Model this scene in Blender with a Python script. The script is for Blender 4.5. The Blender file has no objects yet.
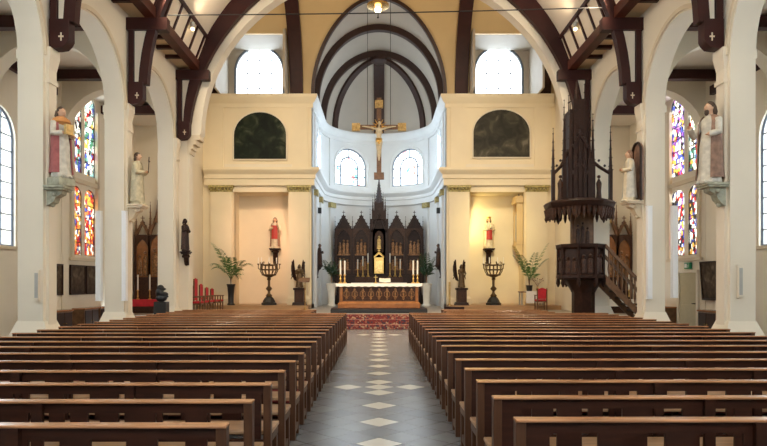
import bpy, bmesh, math, random
from math import sin, cos, pi, sqrt, radians, asin, atan2
from mathutils import Vector, Matrix
random.seed(7)
scn = bpy.context.scene
COL = scn.collection
H = 1.75          # eye height
F = 620.0         # focal length in pixels of the 767 x 446 frame

def at(px, py, d):
    return ((px - 379) * d / F, H + (283 - py) * d / F)

# ------------------------------------------------------------------ materials
def new_mat(name):
    m = bpy.data.materials.new(name); m.use_nodes = True
    nt = m.node_tree
    return m, nt, nt.nodes, nt.links, nt.nodes['Principled BSDF']

def mat(name, col, rough=.6, metal=0., var=.12, scale=6., bump=0., stretch=None, spec=None, coat=0.):
    m, nt, N, L, b = new_mat(name)
    b.inputs['Roughness'].default_value = rough
    b.inputs['Metallic'].default_value = metal
    if spec is not None: b.inputs['Specular IOR Level'].default_value = spec
    if coat: b.inputs['Coat Weight'].default_value = coat; b.inputs['Coat Roughness'].default_value = .2
    tc = N.new('ShaderNodeTexCoord'); no = N.new('ShaderNodeTexNoise')
    no.inputs['Scale'].default_value = scale; no.inputs['Detail'].default_value = 4
    if stretch:
        mp = N.new('ShaderNodeMapping'); mp.inputs['Scale'].default_value = stretch
        L.new(tc.outputs['Object'], mp.inputs['Vector']); L.new(mp.outputs['Vector'], no.inputs['Vector'])
    else:
        L.new(tc.outputs['Object'], no.inputs['Vector'])
    r = N.new('ShaderNodeValToRGB')
    e = r.color_ramp.elements
    e[0].position = .3; e[1].position = .7
    e[0].color = tuple(c * (1 - var) for c in col) + (1,)
    e[1].color = tuple(min(1, c * (1 + var)) for c in col) + (1,)
    L.new(no.outputs['Fac'], r.inputs['Fac']); L.new(r.outputs['Color'], b.inputs['Base Color'])
    if bump:
        bp = N.new('ShaderNodeBump'); bp.inputs['Strength'].default_value = bump; bp.inputs['Distance'].default_value = .02
        L.new(no.outputs['Fac'], bp.inputs['Height']); L.new(bp.outputs['Normal'], b.inputs['Normal'])
    return m

M = {}
M['plaster'] = mat('plaster', (.79, .72, .585), .75, var=.03, scale=1.2)
M['east_plaster'] = mat('east_plaster', (.82, .72, .52), .7, var=.03, scale=1.2)
M['stone_trim'] = mat('stone_trim', (.70, .60, .44), .75, var=.05, scale=2)
M['apse_plaster'] = mat('apse_plaster', (.74, .76, .76), .7, var=.03, scale=1.2)
M['vault'] = mat('vault_plaster', (.78, .70, .58), .7, var=.03, scale=1)
M['yellow_vault'] = mat('yellow_vault', (.66, .50, .27), .7, var=.04, scale=1)
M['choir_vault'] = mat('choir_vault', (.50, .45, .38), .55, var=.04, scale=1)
M['beam'] = mat('oxblood_beam', (.034, .0075, .006), .5, var=.25, scale=3, spec=.3)
M['purlin'] = mat('brown_beam', (.075, .019, .010), .45, var=.25, scale=3, spec=.3)
M['soffit'] = mat('soffit_board', (.62, .50, .33), .6, var=.08, scale=2)
M['dark_arch'] = mat('dark_arch', (.04, .016, .011), .45, var=.2, scale=3)
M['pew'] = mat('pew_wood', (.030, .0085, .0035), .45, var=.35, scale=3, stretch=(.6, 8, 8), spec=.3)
M['pew_end'] = mat('pew_end_wood', (.075, .029, .012), .42, var=.3, scale=3, stretch=(8, 8, .6), spec=.4)  # lit edges of the end frames put into a lighter brown
M['pew_rail'] = mat('pew_rail_wood', (.43, .20, .09), .22, var=.3, scale=3, stretch=(.6, 8, 8), spec=.6)  # highlight along the rail tops put into the colour as lighter wood
M['pew_seat'] = mat('pew_seat_wood', (.36, .21, .11), .3, var=.25, scale=3, stretch=(.6, 8, 8), spec=.5)  # glancing light on the seats put into a lighter tan
M['pew_pad'] = mat('red_kneeler', (.22, .03, .03), .8)
M['dark_oak'] = mat('dark_oak', (.026, .010, .006), .45, var=.4, scale=9, bump=.3, spec=.3)
M['carved_oak'] = mat('carved_oak', (.05, .019, .009), .45, var=.7, scale=26, bump=.9, spec=.35)
M['brown_oak'] = mat('brown_oak', (.17, .085, .04), .4, var=.3, scale=8)
M['copper'] = mat('polished_wood', (.30, .12, .04), .22, var=.2, scale=5, spec=.7)
M['gold'] = mat('gilding', (.80, .52, .16), .33, metal=.85, var=.2, scale=20)
M['dull_gold'] = mat('dull_gilding', (.50, .34, .13), .45, metal=.5, var=.35, scale=14)
M['capital'] = mat('gilded_capital', (.40, .33, .13), .5, metal=.2, var=.4, scale=14, bump=.6)
M['bronze'] = mat('bronze', (.12, .075, .035), .35, metal=.6, var=.3, scale=20)
M['iron'] = mat('dark_iron', (.03, .028, .026), .5, metal=.4)
M['black'] = mat('black_paint', (.012, .012, .013), .4)
M['white_cloth'] = mat('white_cloth', (.86, .84, .80), .85, var=.03)
M['wax'] = mat('white_wax', (.88, .86, .78), .5, var=.02)
M['white_metal'] = mat('white_enamel', (.84, .86, .88), .4, var=.02)
M['grey_metal'] = mat('grey_enamel', (.42, .42, .38), .5, var=.05)
M['grey_blue'] = mat('window_bar', (.16, .19, .24), .5)
M['crimson_paint'] = mat('crimson_paint', (.42, .035, .025), .5, var=.15)
M['red_fabric'] = mat('red_fabric', (.55, .02, .035), .75, var=.15)
M['red_paint'] = mat('red_paint', (.36, .03, .022), .5, var=.2)
M['crimson_robe'] = mat('crimson_robe', (.33, .09, .085), .6, var=.25, scale=9)
M['cream_robe'] = mat('cream_robe', (.66, .58, .42), .6, var=.15, scale=9)
M['greige_robe'] = mat('greige_robe', (.52, .46, .31), .6, var=.25, scale=9)
M['brown_robe'] = mat('brown_robe', (.26, .15, .10), .6, var=.35, scale=9)
M['pale_robe'] = mat('pale_robe', (.58, .55, .47), .6, var=.2, scale=9)
M['orange_paint'] = mat('orange_paint', (.55, .25, .08), .5, var=.2)
M['skin'] = mat('painted_skin', (.60, .37, .24), .5, var=.06)
M['hair'] = mat('painted_hair', (.06, .035, .02), .6)
M['green_stone'] = mat('greenish_stone', (.36, .36, .27), .6, var=.3, scale=9)
M['leaf'] = mat('leaf', (.055, .14, .03), .45, var=.4, scale=4)
M['dark_leaf'] = mat('dark_leaf', (.03, .075, .03), .45, var=.4, scale=4)
M['pot_white'] = mat('white_pot', (.70, .70, .66), .4, var=.04)
M['door_paint'] = mat('door_paint', (.50, .44, .28), .5, var=.04)
M['green_sign'] = mat('green_sign', (.02, .32, .14), .4)
M['paper'] = mat('paper', (.75, .72, .62), .7)
M['brass'] = mat('brass', (.72, .47, .17), .25, metal=.9, var=.1)
M['relief'] = mat('painted_relief', (.24, .12, .05), .5, metal=.25, var=.7, scale=16, bump=.8)

def emission_mat(name, col, strength):
    m, nt, N, L, b = new_mat(name)
    b.inputs['Base Color'].default_value = col + (1,)
    b.inputs['Emission Color'].default_value = col + (1,)
    b.inputs['Emission Strength'].default_value = strength
    return m
M['lamp_glass'] = emission_mat('lamp_glass', (1, .72, .36), 6)

def glass_mat(name, tint=(.93, .97, 1)):
    m, nt, N, L, b = new_mat(name)
    N.remove(b)
    out = N['Material Output']
    t = N.new('ShaderNodeBsdfTransparent'); t.inputs['Color'].default_value = tint + (1,)
    g = N.new('ShaderNodeBsdfGlossy'); g.inputs['Roughness'].default_value = .15
    mx = N.new('ShaderNodeMixShader'); mx.inputs['Fac'].default_value = .06
    L.new(t.outputs[0], mx.inputs[1]); L.new(g.outputs[0], mx.inputs[2]); L.new(mx.outputs[0], out.inputs['Surface'])
    return m
M['glass'] = glass_mat('clear_glass')

def stained(name, stops, scale=4.5, seed=0., lead=.035):
    m, nt, N, L, b = new_mat(name)
    N.remove(b)
    out = N['Material Output']
    tc = N.new('ShaderNodeTexCoord'); mp = N.new('ShaderNodeMapping')
    mp.inputs['Location'].default_value = (seed, seed * 1.7, seed * .6)
    mp.inputs['Scale'].default_value = (1, 1, .8)
    v = N.new('ShaderNodeTexVoronoi'); v.inputs['Scale'].default_value = scale
    ed = N.new('ShaderNodeTexVoronoi'); ed.feature = 'DISTANCE_TO_EDGE'; ed.inputs['Scale'].default_value = scale
    L.new(tc.outputs['Object'], mp.inputs['Vector'])
    L.new(mp.outputs['Vector'], v.inputs['Vector']); L.new(mp.outputs['Vector'], ed.inputs['Vector'])
    sp = N.new('ShaderNodeSeparateColor'); L.new(v.outputs['Color'], sp.inputs[0])
    r = N.new('ShaderNodeValToRGB'); r.color_ramp.interpolation = 'CONSTANT'
    els = r.color_ramp.elements
    els[0].position = 0; els[0].color = stops[0][1] + (1,)
    els[1].position = stops[1][0]; els[1].color = stops[1][1] + (1,)
    for p, c in stops[2:]:
        e = els.new(p); e.color = c + (1,)
    L.new(sp.outputs[0], r.inputs['Fac'])
    gt = N.new('ShaderNodeMath'); gt.operation = 'GREATER_THAN'; gt.inputs[1].default_value = lead
    L.new(ed.outputs['Distance'], gt.inputs[0])
    mul = N.new('ShaderNodeMix'); mul.data_type = 'RGBA'
    mul.inputs['A'].default_value = (.01, .01, .012, 1)
    L.new(gt.outputs[0], mul.inputs['Factor']); L.new(r.outputs['Color'], mul.inputs['B'])
    t = N.new('ShaderNodeBsdfTransparent'); L.new(mul.outputs['Result'], t.inputs['Color'])
    g = N.new('ShaderNodeBsdfGlossy'); g.inputs['Roughness'].default_value = .2
    mx = N.new('ShaderNodeMixShader'); mx.inputs['Fac'].default_value = .04
    L.new(t.outputs[0], mx.inputs[1]); L.new(g.outputs[0], mx.inputs[2]); L.new(mx.outputs[0], out.inputs['Surface'])
    return m
W_, B_, R_, G_, Y_, K_, P_ = (.42, .45, .46), (.025, .04, .2), (.17, .008, .013), (.03, .10, .07), (.34, .19, .04), (.012, .012, .016), (.10, .04, .2)
C_ = (.13, .27, .32)
M['stained_pale'] = stained('stained_pale', [(0, W_), (.34, C_), (.5, R_), (.6, W_), (.72, B_), (.8, G_), (.88, K_), (.94, Y_)], 8, 1, .05)
M['stained_warm'] = stained('stained_warm', [(0, R_), (.16, Y_), (.4, W_), (.55, R_), (.64, (.32, .09, .03)), (.8, B_), (.9, W_)], 9, 3, .05)
M['stained_violet'] = stained('stained_violet', [(0, P_), (.2, W_), (.36, B_), (.5, Y_), (.6, (.24, .12, .32)), (.72, W_), (.84, K_), (.92, R_)], 8, 5, .05)
M['stained_mix'] = stained('stained_mix', [(0, K_), (.18, W_), (.34, Y_), (.5, R_), (.64, P_), (.78, W_), (.9, B_)], 9, 8, .05)
M['apse_glass'] = stained('apse_glass', [(0, (.9, .94, .97)), (.8, (.9, .94, .97)), (.93, (.5, .12, .1)), (.965, (.1, .35, .4))], 5, 2, -1)

def painting_mat(name, cols, scale, seed):
    m, nt, N, L, b = new_mat(name)
    b.inputs['Roughness'].default_value = .6; b.inputs['Specular IOR Level'].default_value = .15
    tc = N.new('ShaderNodeTexCoord'); mp = N.new('ShaderNodeMapping'); mp.inputs['Location'].default_value = (seed, seed, seed)
    no = N.new('ShaderNodeTexNoise'); no.inputs['Scale'].default_value = scale; no.inputs['Detail'].default_value = 3
    no.inputs['Distortion'].default_value = .8
    L.new(tc.outputs['Object'], mp.inputs['Vector']); L.new(mp.outputs['Vector'], no.inputs['Vector'])
    r = N.new('ShaderNodeValToRGB'); els = r.color_ramp.elements
    els[0].position = .35; els[0].color = cols[0] + (1,)
    els[1].position = .5; els[1].color = cols[1] + (1,)
    e = els.new(.62); e.color = cols[2] + (1,)
    e = els.new(.7); e.color = cols[3] + (1,)
    L.new(no.outputs['Fac'], r.inputs['Fac']); L.new(r.outputs['Color'], b.inputs['Base Color'])
    return m
M['painting_green'] = painting_mat('dark_green_painting', ((.006, .009, .007), (.011, .017, .011), (.03, .04, .022), (.07, .075, .05)), 1.6, 1)
M['painting_grey'] = painting_mat('grey_brown_painting', ((.03, .03, .024), (.05, .047, .036), (.09, .082, .06), (.17, .155, .12)), 1.8, 4)
M['painting_brown'] = painting_mat('brown_painting', ((.035, .025, .018), (.07, .045, .03), (.11, .08, .05), (.17, .13, .09)), 3.5, 9)

def floor_mat():
    m, nt, N, L, b = new_mat('slate_tiles')
    tc = N.new('ShaderNodeTexCoord'); s = N.new('ShaderNodeSeparateXYZ'); L.new(tc.outputs['Object'], s.inputs[0])
    def mth(op, a, c=None, v=None):
        n = N.new('ShaderNodeMath'); n.operation = op
        for k, q in enumerate((a, c)):
            if q is None: continue
            if isinstance(q, (int, float)): n.inputs[k].default_value = q
            else: L.new(q, n.inputs[k])
        return n.outputs[0]
    D = .525
    y = mth('SUBTRACT', s.outputs[1], 6.76)
    u = mth('DIVIDE', mth('ADD', s.outputs[0], y), D)
    v = mth('DIVIDE', mth('SUBTRACT', s.outputs[0], y), D)
    iu = mth('ROUND', u); iv = mth('ROUND', v)
    fu = mth('ABSOLUTE', mth('SUBTRACT', u, iu)); fv = mth('ABSOLUTE', mth('SUBTRACT', v, iv))
    grout = mth('GREATER_THAN', mth('MAXIMUM', fu, fv), .482)
    sm = mth('ADD', iu, iv)
    eq = lambda a, k: mth('COMPARE', a, k)
    for_eps = []
    def cmp(a, k):
        n = N.new('ShaderNodeMath'); n.operation = 'COMPARE'; L.new(a, n.inputs[0]); n.inputs[1].default_value = k; n.inputs[2].default_value = .2
        return n.outputs[0]
    par = mth('ABSOLUTE', mth('MODULO', iu, 2.0))
    white = mth('MULTIPLY', cmp(sm, 0), cmp(par, 0))
    for base in (7, 27):
        for (a, c) in ((base, -base), (base + 1, -base + 1), (base - 1, -base - 1)):
            white = mth('MAXIMUM', white, mth('MULTIPLY', cmp(iu, a), cmp(iv, c)))
    cmb = N.new('ShaderNodeCombineXYZ'); L.new(iu, cmb.inputs[0]); L.new(iv, cmb.inputs[1])
    wn = N.new('ShaderNodeTexWhiteNoise'); L.new(cmb.outputs[0], wn.inputs['Vector'])
    r = N.new('ShaderNodeValToRGB'); e = r.color_ramp.elements
    e[0].color = (.125, .132, .145, 1); e[1].color = (.225, .23, .236, 1)
    no = N.new('ShaderNodeTexNoise'); no.inputs['Scale'].default_value = 5; L.new(tc.outputs['Object'], no.inputs['Vector'])
    mixf = mth('ADD', mth('MULTIPLY', wn.outputs['Value'], .5), mth('MULTIPLY', no.outputs['Fac'], .5))
    L.new(mixf, r.inputs['Fac'])
    m1 = N.new('ShaderNodeMix'); m1.data_type = 'RGBA'; L.new(white, m1.inputs['Factor']); L.new(r.outputs['Color'], m1.inputs['A'])
    m1.inputs['B'].default_value = (.62, .60, .52, 1)
    m2 = N.new('ShaderNodeMix'); m2.data_type = 'RGBA'; L.new(grout, m2.inputs['Factor']); L.new(m1.outputs['Result'], m2.inputs['A'])
    m2.inputs['B'].default_value = (.07, .075, .08, 1)
    L.new(m2.outputs['Result'], b.inputs['Base Color'])
    b.inputs['Roughness'].default_value = .24
    return m
M['floor'] = floor_mat()

def carpet_mat():
    m, nt, N, L, b = new_mat('patterned_carpet')
    tc = N.new('ShaderNodeTexCoord')
    v = N.new('ShaderNodeTexVoronoi'); v.inputs['Scale'].default_value = 17; L.new(tc.outputs['Object'], v.inputs['Vector'])
    sp = N.new('ShaderNodeSeparateColor'); L.new(v.outputs['Color'], sp.inputs[0])
    r = N.new('ShaderNodeValToRGB'); r.color_ramp.interpolation = 'CONSTANT'; e = r.color_ramp.elements
    e[0].color = (.15, .022, .022, 1); e[1].position = .5; e[1].color = (.04, .03, .05, 1)
    q = e.new(.68); q.color = (.26, .10, .07, 1)
    q = e.new(.86); q.color = (.36, .26, .17, 1)
    L.new(sp.outputs[0], r.inputs['Fac']); L.new(r.outputs['Color'], b.inputs['Base Color'])
    b.inputs['Roughness'].default_value = .9
    return m
M['carpet'] = carpet_mat()
M['sanct_floor'] = mat('sanctuary_floor', (.34, .30, .25), .4, var=.1, scale=3)
M['step_wood'] = mat('step_wood', (.42, .25, .12), .4, var=.15, scale=3, stretch=(.6, 8, 8))

# ------------------------------------------------------------------ mesh helpers
class MB:
    def __init__(s): s.v = []; s.f = []; s.mi = []; s.cur = 0
    def add(s, vs, fs):
        b = len(s.v); s.v += [tuple(v) for v in vs]
        s.f += [tuple(b + i for i in f) for f in fs]; s.mi += [s.cur] * len(fs)
        return s
    def mat(s, k): s.cur = k; return s
    def box(s, x0, x1, y0, y1, z0, z1):
        return s.add([(x0,y0,z0),(x1,y0,z0),(x1,y1,z0),(x0,y1,z0),(x0,y0,z1),(x1,y0,z1),(x1,y1,z1),(x0,y1,z1)],
                     [(3,2,1,0),(4,5,6,7),(0,1,5,4),(1,2,6,5),(2,3,7,6),(3,0,4,7)])
    def frus(s, x0, x1, y0, y1, z0, z1, d):   # box whose top is inset by d
        return s.add([(x0,y0,z0),(x1,y0,z0),(x1,y1,z0),(x0,y1,z0),(x0+d,y0+d,z1),(x1-d,y0+d,z1),(x1-d,y1-d,z1),(x0+d,y1-d,z1)],
                     [(3,2,1,0),(4,5,6,7),(0,1,5,4),(1,2,6,5),(2,3,7,6),(3,0,4,7)])
    def loft(s, rings, close=True):
        n = len(rings[0]); b = len(s.v)
        vs = [p for r in rings for p in r]; fs = []
        for k in range(len(rings) - 1):
            for i in range(n):
                j = (i + 1) % n
                fs.append((k*n+i, k*n+j, (k+1)*n+j, (k+1)*n+i))
        if close:
            fs.append(tuple(range(n - 1, -1, -1))); fs.append(tuple((len(rings)-1)*n + i for i in range(n)))
        return s.add(vs, fs)
    def lathe(s, prof, c=(0,0,0), n=14, sx=1, sy=1, a0=0):
        rings = [[(c[0] + r*sx*cos(a0+2*pi*i/n), c[1] + r*sy*sin(a0+2*pi*i/n), c[2] + z) for i in range(n)] for r, z in prof]
        return s.loft(rings)
    def tube(s, pts, rad, n=8):
        pts = [Vector(p) for p in pts]
        if not isinstance(rad, (list, tuple)): rad = [rad] * len(pts)
        rings = []; up = None
        for k, p in enumerate(pts):
            t = (pts[min(k+1, len(pts)-1)] - pts[max(k-1, 0)]).normalized()
            if up is None:
                up = Vector((0,0,1)) if abs(t.z) < .9 else Vector((1,0,0))
            a = (up - t * up.dot(t)); a = a.normalized() if a.length > 1e-5 else t.orthogonal().normalized()
            up = a; b = t.cross(a)
            rings.append([p + (a*cos(2*pi*i/n) + b*sin(2*pi*i/n)) * rad[k] for i in range(n)])
        return s.loft(rings)
    def prism(s, pts, axis, a, b):      # polygon in the plane normal to axis, extruded from a to b
        def P(u, v, w): return {'x': (w,u,v), 'y': (u,w,v), 'z': (u,v,w)}[axis]
        n = len(pts)
        vs = [P(u,v,a) for u,v in pts] + [P(u,v,b) for u,v in pts]
        fs = [tuple(range(n-1,-1,-1)), tuple(range(n, 2*n))] + [(i,(i+1)%n,n+(i+1)%n,n+i) for i in range(n)]
        return s.add(vs, fs)
    def ball(s, c, r, n=10, sx=1, sy=1, sz=1):
        m = n // 2 + 1
        rings = [[(c[0]+r*sx*sin(pi*k/m)*cos(2*pi*i/n), c[1]+r*sy*sin(pi*k/m)*sin(2*pi*i/n), c[2]-r*sz*cos(pi*k/m)) for i in range(n)] for k in range(1, m)]
        s.loft(rings, False); b = len(s.v); N = len(rings) * n
        s.add([(c[0],c[1],c[2]-r*sz), (c[0],c[1],c[2]+r*sz)], [])
        o = b - N
        for i in range(n):
            j = (i+1) % n
            s.f.append((b, o+j, o+i)); s.f.append((b+1, b-n+i, b-n+j)); s.mi += [s.cur]*2
        return s
    def xf(s, m):
        s.v = [tuple(m @ Vector(v)) for v in s.v]; return s
    def join(s, o, m=None):
        b = len(s.v); s.v += [tuple(m @ Vector(v)) for v in o.v] if m is not None else o.v
        s.f += [tuple(b+i for i in f) for f in o.f]; s.mi += [s.cur] * len(o.f); return s
    def build(s, name, mt, parent=None, smooth=None, bevel=0, remesh=0, fix=True):
        me = bpy.data.meshes.new(name); me.from_pydata(s.v, [], s.f)
        mts = mt if isinstance(mt, (list, tuple)) else [mt]
        for q in mts: me.materials.append(M[q] if isinstance(q, str) else q)
        if len(mts) > 1: me.polygons.foreach_set('material_index', s.mi)
        if fix:
            bm = bmesh.new(); bm.from_mesh(me); bmesh.ops.recalc_face_normals(bm, faces=bm.faces); bm.to_mesh(me); bm.free()
        o = bpy.data.objects.new(name, me); COL.objects.link(o)
        if remesh:
            md = o.modifiers.new('r', 'REMESH'); md.mode = 'VOXEL'; md.voxel_size = remesh
            dg = bpy.context.evaluated_depsgraph_get()
            me2 = bpy.data.meshes.new_from_object(o.evaluated_get(dg)); o.modifiers.clear(); o.data = me2; me = me2
            if not me.materials:
                for q in mts: me.materials.append(M[q] if isinstance(q, str) else q)
        if smooth: me.shade_smooth() if smooth is True else me.set_sharp_from_angle(angle=radians(smooth))
        elif smooth is None:
            me.shade_smooth(); me.set_sharp_from_angle(angle=radians(38))
        if bevel:
            b = o.modifiers.new('b', 'BEVEL'); b.width = bevel; b.segments = 2; b.limit_method = 'ANGLE'
        if parent: o.parent = parent
        return o

def tag(o, label, cat, group=None):
    o['label'] = label; o['category'] = cat
    if group: o['group'] = group
    return o
def thing(name, label, cat, loc=(0,0,0), rz=0, group=None):
    o = bpy.data.objects.new(name, None); COL.objects.link(o); o.empty_display_size = .1
    o.location = loc; o.rotation_euler = (0, 0, rz)
    return tag(o, label, cat, group)
def struct(o):
    o['kind'] = 'structure'; return o
def holder(name, loc=(0,0,0)):
    o = bpy.data.objects.new(name, None); COL.objects.link(o); o.location = loc; o['kind'] = 'structure'; return o
def dup(root, loc=None, rz=None, label=None, group=None):
    r = root.copy(); COL.objects.link(r)
    if loc is not None: r.location = loc
    if rz is not None: r.rotation_euler = (0, 0, rz)
    if label: r['label'] = label
    if group: r['group'] = group
    for ch in list(root.children):
        c = ch.copy(); COL.objects.link(c); c.parent = r
        for g in list(ch.children):
            d = g.copy(); COL.objects.link(d); d.parent = c
    return r

def arch(cx, half, z0, zs, rise=None, n=16):      # closed loop of an arch-headed opening
    rise = half if rise is None else rise
    return [(cx-half, z0)] + [(cx - half*cos(pi*k/n), zs + rise*sin(pi*k/n)) for k in range(n+1)] + [(cx+half, z0)]

def panel(outer, holes, t, fmap, cuts=(), name='wall', mt='plaster', parent=None, smooth=None):
    bm = bmesh.new(); edges = []
    for loop in [outer] + list(holes):
        vs = [bm.verts.new((u, v, 0)) for u, v in loop]
        edges += [bm.edges.new((vs[i], vs[(i+1) % len(vs)])) for i in range(len(vs))]
    bmesh.ops.triangle_fill(bm, use_beauty=True, edges=edges, normal=(0,0,1))
    for c in cuts:
        bmesh.ops.bisect_plane(bm, geom=bm.verts[:]+bm.edges[:]+bm.faces[:], plane_co=(c,0,0), plane_no=(1,0,0))
    bm.verts.index_update()
    vs = [fmap(v.co.x, v.co.y, 0) for v in bm.verts]; n = len(vs)
    fs = [tuple(v.index for v in f.verts) for f in bm.faces]
    if t:
        vs += [fmap(v.co.x, v.co.y, t) for v in bm.verts]
        fs += [tuple(n + i for i in reversed(f)) for f in fs[:]]
        for e in bm.edges:
            if len(e.link_faces) == 1:
                a, b = e.verts[0].index, e.verts[1].index
                fs.append((a, b, n+b, n+a))
    bm.free()
    mb = MB(); mb.add(vs, fs)
    return mb.build(name, mt, parent, smooth)

def rib(pts, inw, side, w, dep, mb=None):
    mb = mb or MB(); rings = []
    for k, p in enumerate(pts):
        p = Vector(p); i = Vector(inw[k]).normalized(); s = Vector(side[k] if isinstance(side, list) else side).normalized()
        rings.append([p + s*w/2, p - s*w/2, p - s*w/2 + i*(dep[k] if isinstance(dep, list) else dep), p + s*w/2 + i*(dep[k] if isinstance(dep, list) else dep)])
    return mb.loft(rings)

def sweep(path, prof, sgn=1):     # path in xy, prof [(out, z)], out = offset to the side sgn of travel
    n = len(path); rings = []
    P = [Vector(p) for p in path]
    for k in range(n):
        ns = []
        for a, b in ((k-1, k), (k, k+1)):
            if 0 <= a and b < n:
                d = (P[b] - P[a]).normalized(); ns.append(Vector((-d.y, d.x)) * sgn)
        if len(ns) == 2:
            m = (ns[0] + ns[1]).normalized(); m = m / max(.3, m.dot(ns[0]))
        else: m = ns[0]
        rings.append([(P[k].x + m.x*o, P[k].y + m.y*o, z) for o, z in prof])
    return MB().loft(rings)

# ------------------------------------------------------------------ building shell
NX = .15; XL, XR = -6.6, 6.9; TH = .5; AL, AR = -10.45, 10.75
Y0 = -3.0; YC = 20.4; YC2 = 20.85
P0 = [12.18 - 3.86*k for k in range(4)] + [16.04, 19.86]
OPEN = [(a + .50, a + 3.86) for a in sorted(P0)[:-1]]
ZS = 6.25
struct(MB().box(-11, 11.3, Y0, 23.2, -.15, 0).build('floor', 'floor'))
mb = MB().box(-11, 11.3, 23.98, 39, -.15, .50)
struct(mb.build('floor_chancel', 'sanct_floor'))
mb = MB().box(-8.5, 8.5, 28.9, 31.9, .50, .70)
mb.box(-2.9, 2.9, 28.9, 39, .5, .50)
for x0, x1 in ((-8.5, -3.35), (3.35, 8.5)):
    pass
mb = MB(); mb.box(-8.5, -3.3, 28.9, 31.9, .50, .70)
struct(mb.build('floor_side_altar', 'step_wood'))
struct(MB().box(3.3, 8.5, 28.9, 31.9, .50, .70).build('floor_side_altar', 'step_wood'))

def sidewall(side):
    xi = XL if side == 'left' else XR; sg = -1 if side == 'left' else 1
    outer = [(Y0, 0)]
    for a, b in OPEN:
        outer += arch((a+b)/2, (b-a)/2, 0, ZS)
    outer += [(YC, 0), (YC, 8.9), (Y0, 8.9)]
    panel(outer, [], TH, lambda u, v, w: Vector((xi + sg*w, u, v)), name='wall_' + side, mt='plaster')
    struct(bpy.context.scene.objects['wall_' + side])
    # archivolt mouldings on the nave face
    for a, b in OPEN[1:]:
        c, r = (a+b)/2, (b-a)/2
        pts = [(xi, c - (r+.13)*cos(pi*k/24), ZS + (r+.13)*sin(pi*k/24)) for k in range(25)]
        inw = [(0, cos(pi*k/24), -sin(pi*k/24)) for k in range(25)]
        m = rib(pts, inw, (1,0,0), .10, .10)
        struct(m.build('trim_arch', 'stone_trim'))
    # pilasters, capitals and pier bases
    for a in sorted(P0):
        m = MB(); xo = xi - sg*.06
        x0, x1 = sorted((xi + sg*.05, xo))
        m.box(x0, x1, a+.10, a+.40, 0, 6.05)
        m.frus(x0-.05, x1+.05, a+.06, a+.44, 6.28, 6.42, 0.0)
        m.add([(x0,a+.10,6.0),(x1,a+.10,6.0),(x1,a+.40,6.0),(x0,a+.40,6.0),(x0-.05,a+.06,6.28),(x1+.05,a+.06,6.28),(x1+.05,a+.44,6.28),(x0-.05,a+.44,6.28)],
              [(3,2,1,0),(4,5,6,7),(0,1,5,4),(1,2,6,5),(2,3,7,6),(3,0,4,7)])
        m.box(x0-.03, x1+.03, a+.08, a+.42, 5.72, 5.80)
        xa, xb = sorted((xi - sg*.13, xi + sg*(TH+.12)))
        yb = min(a + .56, YC2)
        m.box(xa, xb, a-.10, yb, 0, .72)
        m.frus(xa, xb, a-.10, yb, .72, 1.0, .10)
        struct(m.build('pillar', 'plaster'))
    # outer aisle wall
    xa = AL if side == 'left' else AR
    hs = []
    for k in range(5):
        hs.append(arch((17.0 if side == 'left' else 16.72) - 3.86*k, .83, 2.8, 5.85))
    lan = [(21.44, .38), (22.42, .41)] if side == 'left' else [(21.14, .43), (22.34, .50)]
    for c, h in lan:
        hs.append(arch(c, h, 5.6, 8.1 if c > 22 else 7.9, .4))
        hs.append(arch(c, h, 2.72, 4.75, .36))
    ho = panel([(Y0,0),(26.6,0),(26.6,8.6),(Y0,8.6)], hs, .45, lambda u, v, w: Vector((xa + sg*w, u, v)), name='wall_%s_aisle' % side, mt='plaster')
    struct(ho)
    # plain aisle windows
    for k in range(5):
        c = (17.0 if side == 'left' else 16.72) - 3.86*k
        h = holder('window_%d' % (k+1) if side == 'left' else 'window_%d' % (k+11))
        m = MB(); xf = xa + sg*.10
        loop = arch(c, .83, 2.8, 5.85, n=20)
        for q in range(len(loop)):
            p, r = loop[q], loop[(q+1) % len(loop)]
            m.tube([(xf, p[0], p[1]), (xf, r[0], r[1])], .045, 4)
        for yy in (-.28, .28):
            zt = 5.85 + sqrt(.83**2 - yy**2)
            m.box(xf-.02, xf+.02, c+yy-.018, c+yy+.018, 2.8, zt)
        for q in range(1, 9):
            zz = 2.8 + q*.45
            hw = .83 if zz < 5.85 else sqrt(max(.01, .83**2 - (zz-5.85)**2))
            m.box(xf-.015, xf+.015, c-hw, c+hw, zz-.014, zz+.014)
        m.build('frame', 'grey_blue', h)
        panel(loop, [], 0, lambda u, v, w: Vector((xf, u, v)), name='glass', mt='glass', parent=h)
        MB().box(min(xa-sg*.08, xa+sg*.3), max(xa-sg*.08, xa+sg*.3), c-.95, c+.95, 2.70, 2.79).build('sill', 'stone_trim', h)
    # stained lancets: one window of four lights
    h = holder('window_%d' % (6 if side == 'left' else 16))
    fm = MB()
    for i, (c, hw) in enumerate(lan):
        for j, (z0, zs, rs) in enumerate(((5.6, 8.1 if c > 22 else 7.9, .4), (2.72, 4.75, .36))):
            loop = arch(c, hw, z0, zs, rs)
            xf = xa + sg*.06
            mt = (('stained_pale', 'stained_warm') if side == 'left' else ('stained_violet' if i else 'stained_pale', 'stained_mix'))[j]
            panel(loop, [], 0, lambda u, v, w: Vector((xf, u, v)), name='glass', mt=mt, parent=h)
            for q in range(len(loop)):
                p, r = loop[q], loop[(q+1) % len(loop)]
                fm.tube([(xf-sg*.02, p[0], p[1]), (xf-sg*.02, r[0], r[1])], .022, 4)
            zz = z0 + .45
            while zz < zs:
                fm.box(xf-.02, xf+.012, c-hw, c+hw, zz-.01, zz+.01); zz += .45
    fm.build('frame', 'iron', h)
    m = MB(); ca, cb = lan[0][0]-.60, lan[1][0]+.66; x0, x1 = sorted((xa, xa - sg*.10))
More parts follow.
